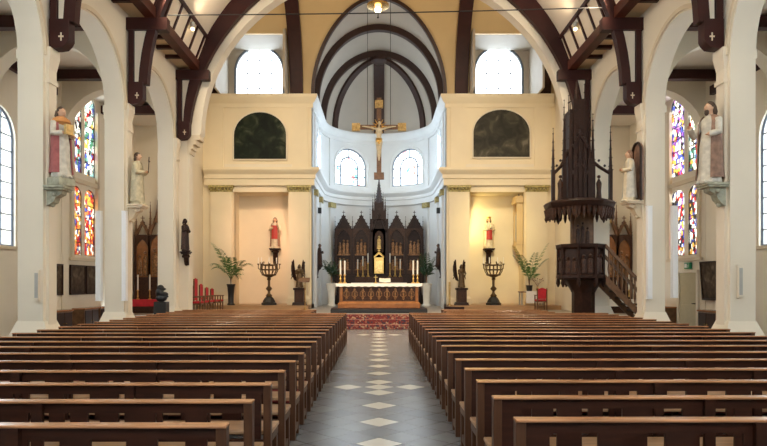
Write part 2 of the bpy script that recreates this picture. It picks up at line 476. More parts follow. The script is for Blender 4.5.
    m.box(x0, x1, ca, cb, 2.52, 2.62); m.box(x0, x1, ca+.1, cb-.1, 5.22, 5.36)
    m.box(min(x0,x1)+.0, x1, ca+.1, ca+.25, 2.62, 8.0); m.box(x0, x1, cb-.25, cb-.1, 2.62, 8.0)
    m.build('surround', 'stone_trim', h)
    # aisle ceiling, beams, cross arches
    xc0, xc1 = sorted((xi + sg*TH, xa))
    struct(MB().box(xc0-.3, xc1+.3, Y0, YC2, 8.5, 8.7).build('ceiling_%s_aisle' % side, 'vault'))
    q0, q1 = sorted((sg*8.6, xa+sg*.3)); struct(MB().box(q0, q1, YC2, 26.6, 8.5, 8.7).build('ceiling_%s_chapel' % side, 'vault'))
    for yy in (3.9, 7.9, 11.7, 15.55, 19.45, 23.4):
        struct(MB().box(xc0, xc1, yy-.12, yy+.12, 8.12, 8.42).build('beam', 'beam'))
    x0, x1 = sorted((xa, xa - sg*.14))
    struct(MB().box(x0, x1, Y0, 19.9, 7.78, 8.06).build('beam', 'beam'))
    c, hw = (xc0+xc1)/2, (xc1-xc0)/2
    for yy in (4.6, 8.5, 12.38, 16.25):
        o = [(xc0, 5.9)] + arch(c, hw-.06, 6.3, 6.5)[1:-1] + [(xc1, 6.6), (xc1, 8.5), (xc0, 8.5)]
        o = [(xc0, 6.35)] + arch(c, hw-.06, 6.3, 6.5)[1:-1] + [(xc1, 6.5), (xc1, 8.5), (xc0, 8.5)]
        struct(panel(o, [], .5, lambda u, v, w: Vector((u, yy + w, v)), name='trim_cross_arch', mt='plaster'))
        # impost blocks on the pier
        xp = xi + sg*TH; x0, x1 = sorted((xp, xp + sg*.12))
        m = MB(); m.box(x0, x1, yy-.05, yy+.55, 6.22, 6.40); m.box(x0, (x0+x1)/2 if sg > 0 else x1, yy, yy+.5, 6.05, 6.22)
        struct(m.build('trim_impost', 'plaster'))
    # hammer beam brackets, ribs
    for a in sorted(P0):
        yc = a + .25; w = .21
        if a > 19: yc = YC - .16
        m = MB(); xp = xi - sg*.05
        x0, x1 = sorted((xp, xp - sg*.13)); m.box(x0, x1, yc-w/2, yc+w/2, 6.50, 8.5)          # wall post
        x0, x1 = sorted((xi, NX + sg*5.68)); m.box(x0, x1, yc-w/2-.02, yc+w/2+.02, 8.36, 8.68)   # hammer beam
        # foot with rounded end
        xm = xp - sg*.14
        prof = [(xp, 6.50), (xp, 7.0), (xm, 7.0), (xm - sg*.25, 7.0), (xm - sg*.25, 6.60), (xm - sg*.21, 6.52), (xm - sg*.13, 6.44), (xm, 6.42), (xp, 6.42)]
        m.prism(prof, 'y', yc-w/2-.02, yc+w/2+.02)
        struct(m.build('beam_bracket', 'beam'))
        m = MB(); k0 = xm - sg*.10
        m.box(k0-.012, k0+.012, yc-w/2-.03, yc-w/2-.01, 6.56, 6.72); m.box(k0-.05, k0+.05, yc-w/2-.03, yc-w/2-.01, 6.63, 6.66)
        struct(m.build('trim_cross', 'stone_trim'))
        # plaster infill between post and brace
        prof = [(xm, 6.98), (xm, 8.37), (NX + sg*6.12, 8.37), (NX+sg*6.34, 7.4), (NX + sg*6.40, 6.98)]
        struct(MB().prism(prof, 'y', yc-.03, yc+.03).build('trim_infill', 'plaster'))
    # soffit, cross pieces, purlin, clerestory strip
    x0, x1 = sorted((xi + sg*.02, NX + sg*6.1))
    struct(MB().box(x0, x1, Y0, YC, 8.80, 8.9).build('ceiling_soffit', 'soffit'))
    yy = YC - .45
    while yy > 2:
        if min(abs(yy - (a + .25)) for a in P0) > .3:
            struct(MB().box(x0, x1, yy-.06, yy+.06, 8.70, 8.80).build('beam', 'beam'))
        yy -= .77
    xa_, xb_ = sorted((NX + sg*6.25, NX + sg*5.98))
    struct(MB().box(xa_, xb_, Y0, YC-.02, 8.67, 8.95).build('beam_purlin', 'purlin'))
    def strip(y0, y1, a, b, o0, o1):      # piece of the leaning strip above the purlin, a and b along it, o0 and o1 off it
        q = lambda t, o: (NX + sg*(6.06 - .32*t - .93*o), 8.93 + .84*t - .36*o)
        return MB().prism([q(a, o0), q(b, o0), q(b, o1), q(a, o1)], 'y', y0, y1)
    struct(strip(Y0, YC, 0, 1, -.06, 0).build('wall_clerestory', 'vault'))
    yy = YC - .5
    while yy > 4:
        struct(strip(yy-.035, yy+.035, 0, .92, 0, .05).build('trim_post', 'beam')); yy -= .74
    struct(strip(Y0, YC, .90, 1.0, 0, .08).build('trim_rail', 'beam'))
for s in ('left', 'right'): sidewall(s)

# nave ribs: rings of radius 5.75 to 6.1 about (NX, 6.68)
for a in sorted(P0):
    yc = a + .25 if a < 19 else YC - .16
    n = 48; e = .04
    ro = 6.44 if a < 19 else 6.52
    pts = [(NX - ro*cos(e + (pi-2*e)*k/n), yc, 6.70 + ro*sin(e + (pi-2*e)*k/n)) for k in range(n+1)]
    inw = [(cos(e + (pi-2*e)*k/n), 0, -sin(e + (pi-2*e)*k/n)) for k in range(n+1)]
    struct(rib(pts, inw, (0,1,0), .21, .23 if a < 19 else [.22 + .52*sin(pi*k/n) for k in range(n+1)]).build('beam_rib', 'beam'))
# nave vault
n = 40; t0 = asin(3.0/6.52); vs = []; fs = []
for k in range(n+1):
    t = t0 + (pi - 2*t0)*k/n
    for yy in (Y0, YC+.1): vs.append((NX - 6.52*cos(t), yy, 6.72 + 6.52*sin(t)))
for k in range(n): fs.append((2*k, 2*k+1, 2*k+3, 2*k+2))
struct(MB().add(vs, fs).build('ceiling', 'vault', fix=False))
struct(panel([(AL-.4,0),(AR+.4,0),(AR+.4,13.2),(AL-.4,13.2)], [arch(NX, 4.2, 4.5, 8.0)], .4, lambda u, v, w: Vector((u, Y0 - w, v)), name='wall_west', mt='plaster'))
# chancel arch wall with the two aisle arches
outer = [(AL-.4, 0)]
cl, hl = (AL + XL - TH)/2, (XL - TH - AL)/2
cr, hr = (AR + XR + TH)/2, (AR - XR - TH)/2
outer += arch(cl, hl-.02, 0, 6.5)
big = [(XL+.35-.02, 0), (XL+.35, 6.0), (XL+.35, 6.30), (NX-6.02, 6.66)] + [(NX - 6.0*cos(pi*k/40), 6.7 + 5.42*sin(pi*k/40)) for k in range(41)] + [(NX+6.02, 6.66), (XR-.35, 6.30), (XR-.35, 6.0), (XR-.35, 0)]
outer += big
outer += arch(cr, hr-.02, 0, 6.5)
outer += [(AR+.4, 0), (AR+.4, 14.5), (AL-.4, 14.5)]
struct(panel(outer, [], YC2-YC, lambda u, v, w: Vector((u, YC + w, v)), name='wall_chancel_arch', mt='plaster'))
for sg in (-1, 1):
    xw = XL+.35 if sg < 0 else XR-.35
    m = MB(); 
    for z, o in ((6.0, .05), (6.15, .13), (6.30, .24), (6.46, .36)):
        x0, x1 = sorted((xw + sg*.05, xw - sg*o)); m.box(x0, x1, YC-.03, YC2+.03, z, z+.15)
    struct(m.build('trim_corbel', 'stone_trim'))
# chapels beside the crossing
for sg, xa, nm in ((-1, AL, 'left'), (1, AR, 'right')):
    x0, x1 = sorted((xa + sg*.4, sg*8.6))
    struct(MB().box(x0, x1, 26.6, 27.0, 0, 16).build('wall_%s_chapel' % nm, 'plaster'))
    x0, x1 = sorted((sg*8.6, sg*9.0))
    struct(MB().box(x0, x1, 26.6, 31.9, 0, 16).build('wall_%s_return' % nm, 'plaster'))
    struct(MB().box(x0, x1, YC2, 26.6, 8.5, 16).build('wall_%s_upper' % nm, 'plaster'))

# east walls of the crossing
AX, AY, AR_ = 0., 35.1, 3.3      # apse centre and radius
YW = 30.3
CW = 3.3
for sg in (-1, 1):
    x0, x1 = sorted((sg*8.6, sg*CW))
    n0, n1 = sorted((sg*7.12, sg*4.42))
    o = [(x0,.5), (n0,.5), (n0,6.2), (n1,6.2), (n1,.5), (x1,.5), (x1,10.9), (x0,10.9)]
    struct(panel(o, [], .5, lambda u, v, w: Vector((u, YW + w, v)), name='wall_east', mt='east_plaster'))
    m = MB(); m.box(n0-.1, n1+.1, 31.6, 31.8, .5, 6.5); m.box(n0-.1, n0, YW+.4, 31.7, .5, 6.5); m.box(n1, n1+.1, YW+.4, 31.7, .5, 6.5); m.box(n0-.1, n1+.1, YW+.4, 31.7, 6.2, 6.4)
    struct(m.build('wall_niche', 'east_plaster'))
    # attic wall above with the round-headed window
    cx = sg*6.1; wx0, wx1 = sorted((sg*7.65, sg*4.5))
    a0, a1 = sorted((sg*8.6, sg*3.6))
    hole = arch(cx, 1.23, 11.0, 12.55, 1.25, 24)
    struct(panel([(a0,10.5),(a1,10.5),(a1,14.6),(a0,14.6)], [hole], .3, lambda u, v, w: Vector((u, 31.6 + w, v)), name='wall_attic', mt='choir_vault'))
    m = MB(); m.box(wx0-.1, wx0, 29.0, 31.6, 10.9, 13.65); m.box(wx1, wx1+.1, 29.0, 31.6, 10.9, 13.65); m.box(wx0-.1, wx1+.1, 29.6, 31.6, 13.6, 13.7); m.box(a0, a1, YW, 31.6, 10.8, 10.9)
    struct(m.build('wall_dormer', 'choir_vault'))
    h = holder('window_%d' % (7 if sg < 0 else 17))
    panel(hole, [], 0, lambda u, v, w: Vector((u, 31.7, v)), name='glass', mt='glass', parent=h)
    m = MB()
    for q in range(len(hole)):
        p, r = hole[q], hole[(q+1) % len(hole)]; m.tube([(p[0], 31.62, p[1]), (r[0], 31.62, r[1])], .07, 6)
    for xx in (-.62, 0, .62): m.box(cx+xx-.02, cx+xx+.02, 31.66, 31.69, 11, 12.5+sqrt(1.5-xx*xx))
    for zz in (11.7, 12.45, 13.1): m.box(cx-1.0, cx+1.0, 31.66, 31.69, zz-.02, zz+.02)
    m.build('frame', 'grey_blue', h)
# cornices that run on round the choir and the apse
arc = [(AX - AR_*cos(pi*k/24), AY + AR_*sin(pi*k/24)) for k in range(25)]
path = [(-8.45, YW+.3), (-8.45, YW-.02), (-CW, YW-.02), (-CW, AY)] + arc[1:-1] + [(CW, AY), (CW, YW-.02), (8.45, YW-.02), (8.45, YW+.3)]
lo = [(-.1, 6.50), (.16, 6.50), (.16, 6.80), (.22, 6.84), (.22, 7.02), (.34, 7.12), (.42, 7.22), (.42, 7.34), (-.1, 7.40)]
hi = [(-.1, 10.30), (.08, 10.30), (.08, 10.50), (.18, 10.58), (.26, 10.72), (.30, 10.80), (.30, 10.92), (-.1, 10.92)]
# travelling east along the left wall the room lies on the right hand
def cornice(nm, prof, mt0, mt1):
    a = [(-8.6, YW), (-8.6+.12, YW)]
    m = sweep([(-8.5, YW), (-CW, YW)], prof, -1)
    # full path, room side to the right of travel
    p = [(-8.5, YW), (-CW, YW), (-CW, AY)] + arc[1:-1] + [(CW, AY), (CW, YW), (8.5, YW)]
    m = sweep(p, prof, -1)
    for i, f in enumerate(m.f):
        c = sum((Vector(m.v[v]) for v in f), Vector())/len(f)
        m.mi[i] = 1 if c.y > YW + .25 and abs(c.x) < 4.2 else 0
    struct(m.build(nm, [mt0, 'apse_plaster']))
cornice('trim_cornice', lo, 'east_plaster', None)
cornice('trim_upper_cornice', hi, 'east_plaster', None)
# pilasters of the east walls
for sg in (-1, 1):
    for c, hw, nm in ((7.68, .52, 0), (3.9, .50, 1)):
        x0, x1 = sg*c-hw, sg*c+hw
        m = MB(); m.box(x0, x1, YW-.16, YW, .7, 6.2); m.box(x0-.07, x1+.07, YW-.24, YW, .5, .98); m.frus(x0-.07, x1+.07, YW-.24, YW, .98, 1.1, .06)
        h = holder('pillar'); m.build('shaft', 'east_plaster', h)
        m = MB(); m.frus(x0-.02, x1+.02, YW-.19, YW+.02, 6.18, 6.26, 0); m.box(x0-.08, x1+.08, YW-.26, YW+.02, 6.38, 6.5)
        for q in range(7):
            m.ball((x0 + (x1-x0)*q/6, YW-.19, 6.31), .075, 8)
        m.build('capital', 'capital', h)
    # shallow panels of the attic storey
    for c in (3.85, 7.95):
        struct(MB().box(sg*c-.36, sg*c+.36, YW-.06, YW, 7.4, 10.3).build('trim_lesene', 'east_plaster'))
    struct(MB().box(min(sg*7.55, sg*4.25), max(sg*7.55, sg*4.25), YW-.05, YW, 7.4, 7.55).build('trim_sill', 'plaster'))
# choir and apse wall in one curved sheet
SL = AY - YW
def apse(s, z, w):
    L = pi*AR_
    if s < SL: return Vector((-CW - w, YW + s, z))
    if s > SL + L: return Vector((CW + w, AY - (s - SL - L), z))
    t = (s - SL)/AR_
    return Vector((AX - (AR_+w)*cos(t), AY + (AR_+w)*sin(t), z))
SC = SL + pi*AR_/2
wins = [SC - radians(33)*AR_, SC + radians(33)*AR_, 3.4, 2*SC - 3.4]
cuts = [SL + pi*AR_*k/36 for k in range(0, 37)]
awh = [arch(c, 1.08, 7.70, 8.87, 1.08, 20) for c in wins]
struct(panel([(.06,.5),(2*SC-.06,.5),(2*SC-.06,11.0),(.06,11.0)], awh, .4, apse, cuts, 'wall_apse', 'apse_plaster'))
for i, c in enumerate(wins):
    h = holder('window_%d' % (8+i if i < 2 else 16+i))
    loop = awh[i]
    lc = [q for q in cuts if c-1.08 < q < c+1.08]
    panel(loop, [], 0, lambda u, v, w: apse(u, v, .22), lc, 'glass', 'apse_glass' if i < 2 else 'glass', h)
    m = MB()
    def seg(a, b, r=.03):
        k = max(1, int(abs(a[0]-b[0])/.2)); pts = [apse(a[0]+(b[0]-a[0])*q/k, a[1]+(b[1]-a[1])*q/k, .12) for q in range(k+1)]
        m.tube(pts, r*1.7, 5)
    for q in range(len(loop)): seg(loop[q], loop[(q+1) % len(loop)], .05)
    inner = arch(c, .58, 7.70, 8.85, .58, 14)
    for q in range(len(inner)-1): seg(inner[q], inner[q+1], .03)
    for a in (45, 90, 135): seg((c - .58*cos(radians(a)), 8.86+.58*sin(radians(a))), (c - 1.06*cos(radians(a)), 8.87+1.06*sin(radians(a))), .025)
    seg((c-1.06, 8.8), (c-.58, 8.8), .025); seg((c+.58, 8.8), (c+1.06, 8.8), .025); seg((c-1.06, 8.25), (c+1.06, 8.25), .02)
    m.build('frame', 'grey_blue', h)
    m = MB()
    sur = arch(c, 1.20, 7.62, 8.87, 1.20, 20)
    for q in range(len(sur)-1):
        a, b = sur[q], sur[q+1]; k = max(1, int(abs(a[0]-b[0])/.2))
        m.tube([apse(a[0]+(b[0]-a[0])*e/k, a[1]+(b[1]-a[1])*e/k, -.0) for e in range(k+1)], .06, 5)
    m.build('surround', 'apse_plaster', h)
# slim pilasters round the choir
for s in (1.4, 3.9 + .2, SC - radians(60)*AR_, SC + radians(60)*AR_, 2*SC - 4.1, 2*SC - 1.4):
    h = holder('pillar'); r = []
    for (z0, z1, o, nm, mt) in ((.5, 6.2, .12, 'shaft', 'apse_plaster'), (6.2, 6.5, .2, 'capital', 'capital')):
        w = .22 + (.06 if nm == 'capital' else 0)
        vs = [apse(s+a*w, z, b) for z in (z0, z1) for a, b in ((-1, .02), (1, .02), (1, -o), (-1, -o))]
        MB().add(vs, [(0,1,2,3),(7,6,5,4),(0,1,5,4),(1,2,6,5),(2,3,7,6),(3,0,4,7)]).build(nm, mt, h)
    vs = [apse(s+a*.2, z, b) for z in (7.4, 10.3) for a, b in ((-1, .02), (1, .02), (1, -.07), (-1, -.07))]
    struct(MB().add(vs, [(0,1,2,3),(7,6,5,4),(0,1,5,4),(1,2,6,5),(2,3,7,6),(3,0,4,7)]).build('trim_lesene', 'apse_plaster'))
# transept vault (axis across the church) with notches for choir and dormers
TY, TZ, TR = 25.5, 10.9, 4.85
CZ, CR, CH = 11.0, 3.32, 3.85     # choir vault springing, half width, rise
def tv(x, z):   # param: x, arc length t
    return Vector((x, TY + TR*cos(z), TZ + TR*sin(z)))
def ang(z): return asin(min(1, max(0, (z - TZ)/TR)))
o = [(-8.6, 0), (-7.65, 0), (-7.65, ang(13.62)), (-4.5, ang(13.62)), (-4.5, 0)]
nn = 36
o += [(-CR*cos(pi*k/nn), ang(CZ + CH*sin(pi*k/nn))) for k in range(nn+1)]
o += [(4.5, 0), (4.5, ang(13.62)), (7.65, ang(13.62)), (7.65, 0), (8.6, 0), (8.6, pi - asin(1.7/TR)), (-8.6, pi - asin(1.7/TR))]
o2 = [(v, u) for u, v in o]        # cut along the angle
struct(panel(o2, [], 0, lambda u, v, w: tv(v, u), [pi*k/48 for k in range(1, 46)], 'ceiling_crossing', 'yellow_vault', smooth=True))
for x in (-8.05, -4.02, 4.02, 8.05):
    n = 40; t1 = pi - asin(1.7/TR)
    tt = [t1*k/n for k in range(n+1)]
    struct(rib([tv(x, t) for t in tt], [(0, -cos(t), -sin(t)) for t in tt], (1,0,0), .62, .22).build('beam_rib', 'beam'))
# choir barrel and half dome
vs = []; fs = []; n = 36; mY = 8
for k in range(n+1):
    t = pi*k/n; x = -CR*cos(t); z = CZ + CH*sin(t)
    ya = TY + TR*cos(ang(z))
    for q in range(mY+1): vs.append((x, ya + (AY - ya)*q/mY, z))
for k in range(n):
    for q in range(mY): a = k*(mY+1)+q; fs.append((a, a+1, a+mY+2, a+mY+1))
struct(MB().add(vs, fs).build('ceiling_choir', 'choir_vault', smooth=True, fix=False))
DH = 3.55
def dome(az, el, r=1.): return Vector((AX - CR*r*cos(el)*cos(az), AY + CR*r*cos(el)*sin(az), CZ + DH*r*sin(el)))
vs = [dome(pi*i/32, pi/2*k/14) for k in range(15) for i in range(33)]
fs = [(k*33+i, k*33+i+1, (k+1)*33+i+1, (k+1)*33+i) for k in range(14) for i in range(32)]
struct(MB().add(vs, fs).build('ceiling_apse', 'choir_vault', smooth=True, fix=False))
n = 40
# wall between barrel and lower dome crown
vs = []; fs = []
for k in range(n+1):
    t = pi*k/n
    vs += [(-CR*cos(t), AY, CZ + CH*sin(t)), (-CR*cos(t)*.999, AY, CZ + DH*sin(t)*.999)]
for k in range(n): fs.append((2*k, 2*k+1, 2*k+3, 2*k+2))
struct(MB().add(vs, fs).build('ceiling_step', 'choir_vault', fix=False))
tt = [pi*k/n for k in range(n+1)]
inw = [Vector((cos(t), 0, -sin(t))) for t in tt]
pts = []
for t in tt:
    z = CZ + CH*sin(t); pts.append((-CR*cos(t), TY + TR*cos(ang(z)), z))
struct(rib(pts, inw, [Vector((0,1,0))]*(n+1), .22, .16).build('trim_groin', 'dark_arch'))
struct(rib([(-CR*cos(t), 31.5, CZ + CH*sin(t)) for t in tt], inw, (0,1,0), .32, .30).build('beam_rib', 'dark_arch'))
struct(rib([(-CR*cos(t), 35.05, CZ + CH*sin(t)) for t in tt], inw, (0,1,0), .30, .34).build('beam_rib', 'dark_arch'))
for a in (36, 90, 144):
    az = radians(a); ee = [pi/2*k/16 for k in range(17)]
    side = Vector((sin(az), cos(az), 0))
    struct(rib([dome(az, e) for e in ee], [Vector((cos(e)*cos(az), -cos(e)*sin(az), -sin(e))) for e in ee], side, .62 if a == 90 else .38, .16).build('beam_rib', 'dark_arch'))
struct(MB().lathe([(.0, 0), (.3, .02), (.45, .12), (.45, .3)], (0, AY-.1, CZ+DH-.42), 16).build('trim_boss', 'dark_arch'))
# steps up to the sanctuary
m = thing('chancel_steps', 'three low steps up to the sanctuary at the end of the aisle', 'steps', (0, 23.2, 0))
for k in range(2):
    MB().box(-8, 8, .39*k, .78, .167*k, .167*(k+1)).build('step', 'sanct_floor', m)

# ------------------------------------------------------------------ pews
ORD = ['first','second','third','fourth','fifth','sixth','seventh','eighth','ninth','tenth','eleventh','twelfth','thirteenth','fourteenth','fifteenth','sixteenth','seventeenth','eighteenth','nineteenth','twentieth','twenty-first','twenty-second']
def make_pew(x0, x1, inner, label, group, loc, seed):
    """back towards the camera at y = 0, seat behind it; x0 < x1 in world x"""
    rnd = random.Random(seed)
    t = thing('church_pew', label, 'pew', loc, 0, group)
    TP = .884
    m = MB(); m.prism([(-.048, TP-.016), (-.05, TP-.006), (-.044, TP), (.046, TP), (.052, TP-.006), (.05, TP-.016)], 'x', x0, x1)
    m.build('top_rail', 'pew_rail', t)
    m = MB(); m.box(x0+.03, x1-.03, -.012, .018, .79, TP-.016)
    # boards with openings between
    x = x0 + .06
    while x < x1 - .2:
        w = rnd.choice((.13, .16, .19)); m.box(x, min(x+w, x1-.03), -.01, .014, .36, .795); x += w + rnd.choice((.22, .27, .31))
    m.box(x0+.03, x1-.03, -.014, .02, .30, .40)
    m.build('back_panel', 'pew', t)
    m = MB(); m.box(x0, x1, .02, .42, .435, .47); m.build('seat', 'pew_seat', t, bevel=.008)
    xs = [x0, x1-.065]
    for k, x in enumerate(xs):
        m = MB(); m.box(x, x+.065, -.035, .045, 0, TP-.016)
        m.box(x, x+.065, .045, .36, .37, .435); m.box(x+.005, x+.06, .30, .36, 0, .37); m.box(x+.01, x+.055, .045, .30, .06, .14)
        m.build('end_frame', 'pew_end', t, bevel=.005)
    n = 4
    for k in range(1, n):
        x = x0 + (x1-x0)*k/n + rnd.uniform(-.25, .25)
        m = MB(); m.box(x-.04, x+.04, -.05, -.012, 0, TP-.016); m.box(x-.03, x+.03, .0, .34, .30, .435); m.box(x-.03, x+.03, .29, .35, 0, .30)
        m.build('support_leg', 'pew', t)
    m = MB(); m.box(x0+.08, x1-.08, -.30, -.12, .13, .16)
    for k in range(n+1):
        x = x0 + .1 + (x1-x0-.26)*k/n; m.box(x, x+.05, -.29, -.02, 0, .13)
    kb = m.build('kneeler', 'pew', t)
    MB().box(x0+.1, x1-.1, -.295, -.125, .16, .20).build('pad', 'pew_pad', kb, bevel=.012)
    return t
NROW = 19; SP = .775
sides = (('red chairs', -6.36, -.93, -.93, 3.81), ('pulpit', .87, 6.62, .87, 3.97))
for sn, xa, xb, inn, d0 in sides:
    protos = []
    for i in range(NROW):
        lab = 'long wooden pew on the %s side of the aisle, %s row from the camera' % (sn, ORD[i])
        grp = 'pews on the %s side' % sn
        loc = (0, d0 + SP*i, 0)
        if i < 3: protos.append(make_pew(xa, xb, inn, lab, grp, loc, 11 + i))
        else: dup(protos[i % 3], loc, None, lab, grp)
    xs = (xa, -2.03) if xa < 0 else (2.03, 5.3)
    p = None
    for i in range(3):
        lab = 'shorter wooden pew on the %s side, %s row from the steps' % (sn, ('third', 'second', 'first')[i])
        loc = (0, d0 + SP*(NROW+i), 0); grp = 'shorter front pews on the %s side' % sn
        if p is None: p = make_pew(xs[0], xs[1], 0, lab, grp, loc, 31)
        else: dup(p, loc, None, lab, grp)

# ------------------------------------------------------------------ figures
def hand(m, c, d, r):
    c = Vector(c); d = Vector(d).normalized(); s = d.cross(Vector((0,0,1)))
    s = s.normalized() if s.length > .1 else Vector((1,0,0))
    m.ball(c, r*1.0, 8, 1, .8, 1)
    for k, l in ((-1.5, 1.7), (-.5, 2.1), (.5, 2.0), (1.5, 1.6)):
        a = c + s*r*.42*k; m.tube([a, a + d*r*l*.6, a + d*r*l + Vector((0,0,-r*.3))], [r*.26, r*.24, r*.18], 5)
    m.tube([c - s*r*.7, c - s*r*1.3 + d*r*.7], [r*.3, r*.22], 5)
def figure(parent, h, robe, lh, rh, mantle=None, hair='hair', crown=None, head='skin', wide=1., vox=None, child=None):
    """robed standing figure facing -y; lh and rh are hand positions in units of h"""
    m = MB(); nn = 28
    pr = [(0, .135, .115, 0), (.03, .14, .12, 0), (.15, .125, .105, 0), (.30, .118, .098, -.004), (.45, .118, .092, -.006), (.56, .108, .082, 0), (.63, .10, .074, .004),
          (.71, .118, .08, .004), (.77, .125, .074, .006), (.805, .105, .062, .008), (.83, .055, .048, .006), (.85, .036, .038, 0), (.875, .037, .042, -.004)]
    rings = []
    for z, rx, ry, oy in pr:
        fo = .09 * max(0, 1 - z/.66)
        rings.append([(wide*rx*h*cos(2*pi*i/nn)*(1+fo*sin(2*pi*i/nn*7+z*3)), h*oy + wide*ry*h*sin(2*pi*i/nn)*(1+fo*sin(2*pi*i/nn*7+z*3)), z*h) for i in range(nn)])
    m.loft(rings)
    m.ball((0, -.006*h, .925*h), .066*h, 14, .80, .95, 1.12)
    m.ball((0, -.022*h, .885*h), .036*h, 10, .95, 1, .9)                              # jaw
    m.tube([(0, -.062*h, .935*h), (0, -.078*h, .912*h), (0, -.066*h, .906*h)], [.009*h, .013*h, .008*h], 6)   # nose
    for s in (-1, 1):
        m.ball((s*.053*h, 0, .92*h), .014*h, 6, .5, .8, 1.2)                        # ears
        m.ball((s*.022*h, -.058*h, .932*h), .010*h, 6)
        hp = Vector(lh if s < 0 else rh) * h
        sh = Vector((s*.118*h*wide, .004*h, .775*h)); mid = (sh + hp)/2
        el = Vector((s*.165*h*wide, (mid.y + .03*h), min(mid.z, .62*h) - .02*h)) if hp.z < .72*h or True else mid
        m.tube([sh, (sh+el)/2, el, (el+hp)/2, hp - (hp-el).normalized()*.015*h], [.047*h, .043*h, .042*h, .040*h, .038*h], 10)
        hand(m, hp, (hp-el), .019*h)
        m.tube([(s*.05*h, -.05*h, .015*h), (s*.055*h, -.15*h, .012*h)], [.03*h, .02*h], 8)   # feet
    b = m.build('body', [robe, head], parent, smooth=True, remesh=vox or h*.0085)
    me = b.data
    cl = [Vector(lh)*h, Vector(rh)*h]
    for p in me.polygons:
        c = p.center
        p.material_index = 1 if (c.z > .845*h and abs(c.x) < .07*h) or min((c-q).length for q in cl) < .036*h else 0
    me.shade_smooth()
    if hair:
        m = MB(); m.ball((0, .010*h, .942*h), .069*h, 14, .84, .96, 1.06)
        m.xf(Matrix.Identity(4))
        m.v = [v if not (v[1] < -.035*h and v[2] < .962*h) else (v[0], v[1]+.05*h, v[2]) for v in m.v]
        for s in (-1, 1): m.tube([(s*.045*h, .02*h, .94*h), (s*.055*h, .035*h, .87*h), (s*.04*h, .045*h, .82*h)], [.028*h, .026*h, .014*h], 8)
        m.build('hair', hair, parent, smooth=True)
    if mantle:
        m = MB(); rings = []
        for z, r1, r2 in ((.06, .165, .145), (.2, .155, .13), (.4, .15, .122), (.6, .145, .112), (.74, .148, .098), (.81, .115, .078), (.835, .07, .06)):
            row = []
            for i in range(19):
                a = radians(-48 + 276*i/18); f = 1 + .05*sin(i*2.1)*(1-z)
                row.append((wide*r1*h*cos(a)*f, wide*r2*h*sin(a)*f + .004*h, z*h))
            row += [(p[0]*.93, p[1]*.93, p[2]) for p in reversed(row)]
            rings.append(row)
        m.loft(rings); m.build('mantle', mantle, parent, smooth=40)
    if crown == 'mitre':
        MB().lathe([(.062*h, .955*h), (.068*h, .99*h), (.05*h, 1.05*h), (.005*h, 1.09*h)], (0, .006*h, 0), 10, 1, .7).build('mitre', 'gold', parent)
    elif crown == 'crown':
        MB().lathe([(.058*h, .965*h), (.062*h, .98*h), (.072*h, 1.03*h), (.066*h, 1.03*h), (.05*h, .975*h)], (0, .004*h, 0), 10).build('crown', 'gold', parent)
    if child:
        m = MB(); c = Vector(child)*h
        m.ball(c + Vector((0,0,.13*h)), .036*h, 10); m.tube([c, c + Vector((0,0,.06*h)), c + Vector((0,0,.11*h))], [.05*h, .045*h, .025*h], 10)
        for s in (-1, 1): m.tube([c + Vector((s*.03*h,0,.09*h)), c + Vector((s*.08*h,-.03*h,.08*h))], .014*h, 6)
        m.build('carried_child', [robe if robe != 'red_paint' else 'cream_robe'], parent, smooth=True, remesh=h*.009)
def console(loc, rz, w, label, mt='stone_trim', dp=.40, h=.42):
    """corbel shelf: back against the wall at local y = 0, projecting to -y, top at local z = 0"""
    t = thing('wall_console', label, 'shelf bracket', loc, rz)
    m = MB(); m.box(-w/2, w/2, -dp, 0, -.05, 0); m.box(-w/2+.03, w/2-.03, -dp+.03, 0, -.09, -.05); m.build('shelf', mt, t, bevel=.008)
    m = MB()
    pr = [(-.01, -.09), (-dp*.78, -.09), (-dp*.74, -.16), (-dp*.45, -.22), (-dp*.36, -.32), (-dp*.15, -h), (-.01, -h-.03)]
    m.prism([(u, v) for u, v in pr], 'x', -w*.22, w*.22)
    for s in (-1, 1): m.ball((s*w*.27, -dp*.42, -.16), .05, 8)
    m.ball((0, -dp*.2, -h), .05, 8)
    m.build('scroll', mt, t)
    return t

ROT = {'e': pi/2, 'w': -pi/2}     # a figure facing -y turned to face +x ('e') or -x ('w')
# first pier statues
x, z = at(58, 182, 12.6)
xw = XL - .15 + .30
console((XL+.06, 12.28, 3.66), pi/2, .46, 'greenish stone console under the statue in a crimson cope with stained windows behind', 'green_stone', .40, .36)
t = thing('saint_statue', 'painted statue of a bearded saint in crimson cope with orange collar on a pier', 'statue', (XL+.06+.24, 12.30, 3.66), pi/2-.45, 'statues on the piers')
MB().box(-.19, .19, -.17, .19, 0, .17).build('plinth', 'green_stone', t, bevel=.02)
q = bpy.data.objects.new('figure', None); COL.objects.link(q); q.parent = t
def statue_on(t, lift, **kw):
    n0 = set(bpy.data.objects)
    figure(t, **kw)
    for o in set(bpy.data.objects) - n0:
        if lift: o.location.z += lift
bpy.data.objects.remove(q)
statue_on(t, .17, h=1.40, robe='pale_robe', lh=(-.06,-.13,.62), rh=(.08,-.13,.60), mantle='crimson_robe', wide=.98)
MB().lathe([(.13, 1.18), (.20, 1.25), (.17, 1.31), (.09, 1.36)], (0, 0, .02), 16, 1, .75).build('collar', 'orange_paint', t)
m = MB(); m.box(-.10, .06, -.27, -.20, 1.0, 1.20); m.build('book', 'dull_gold', t)

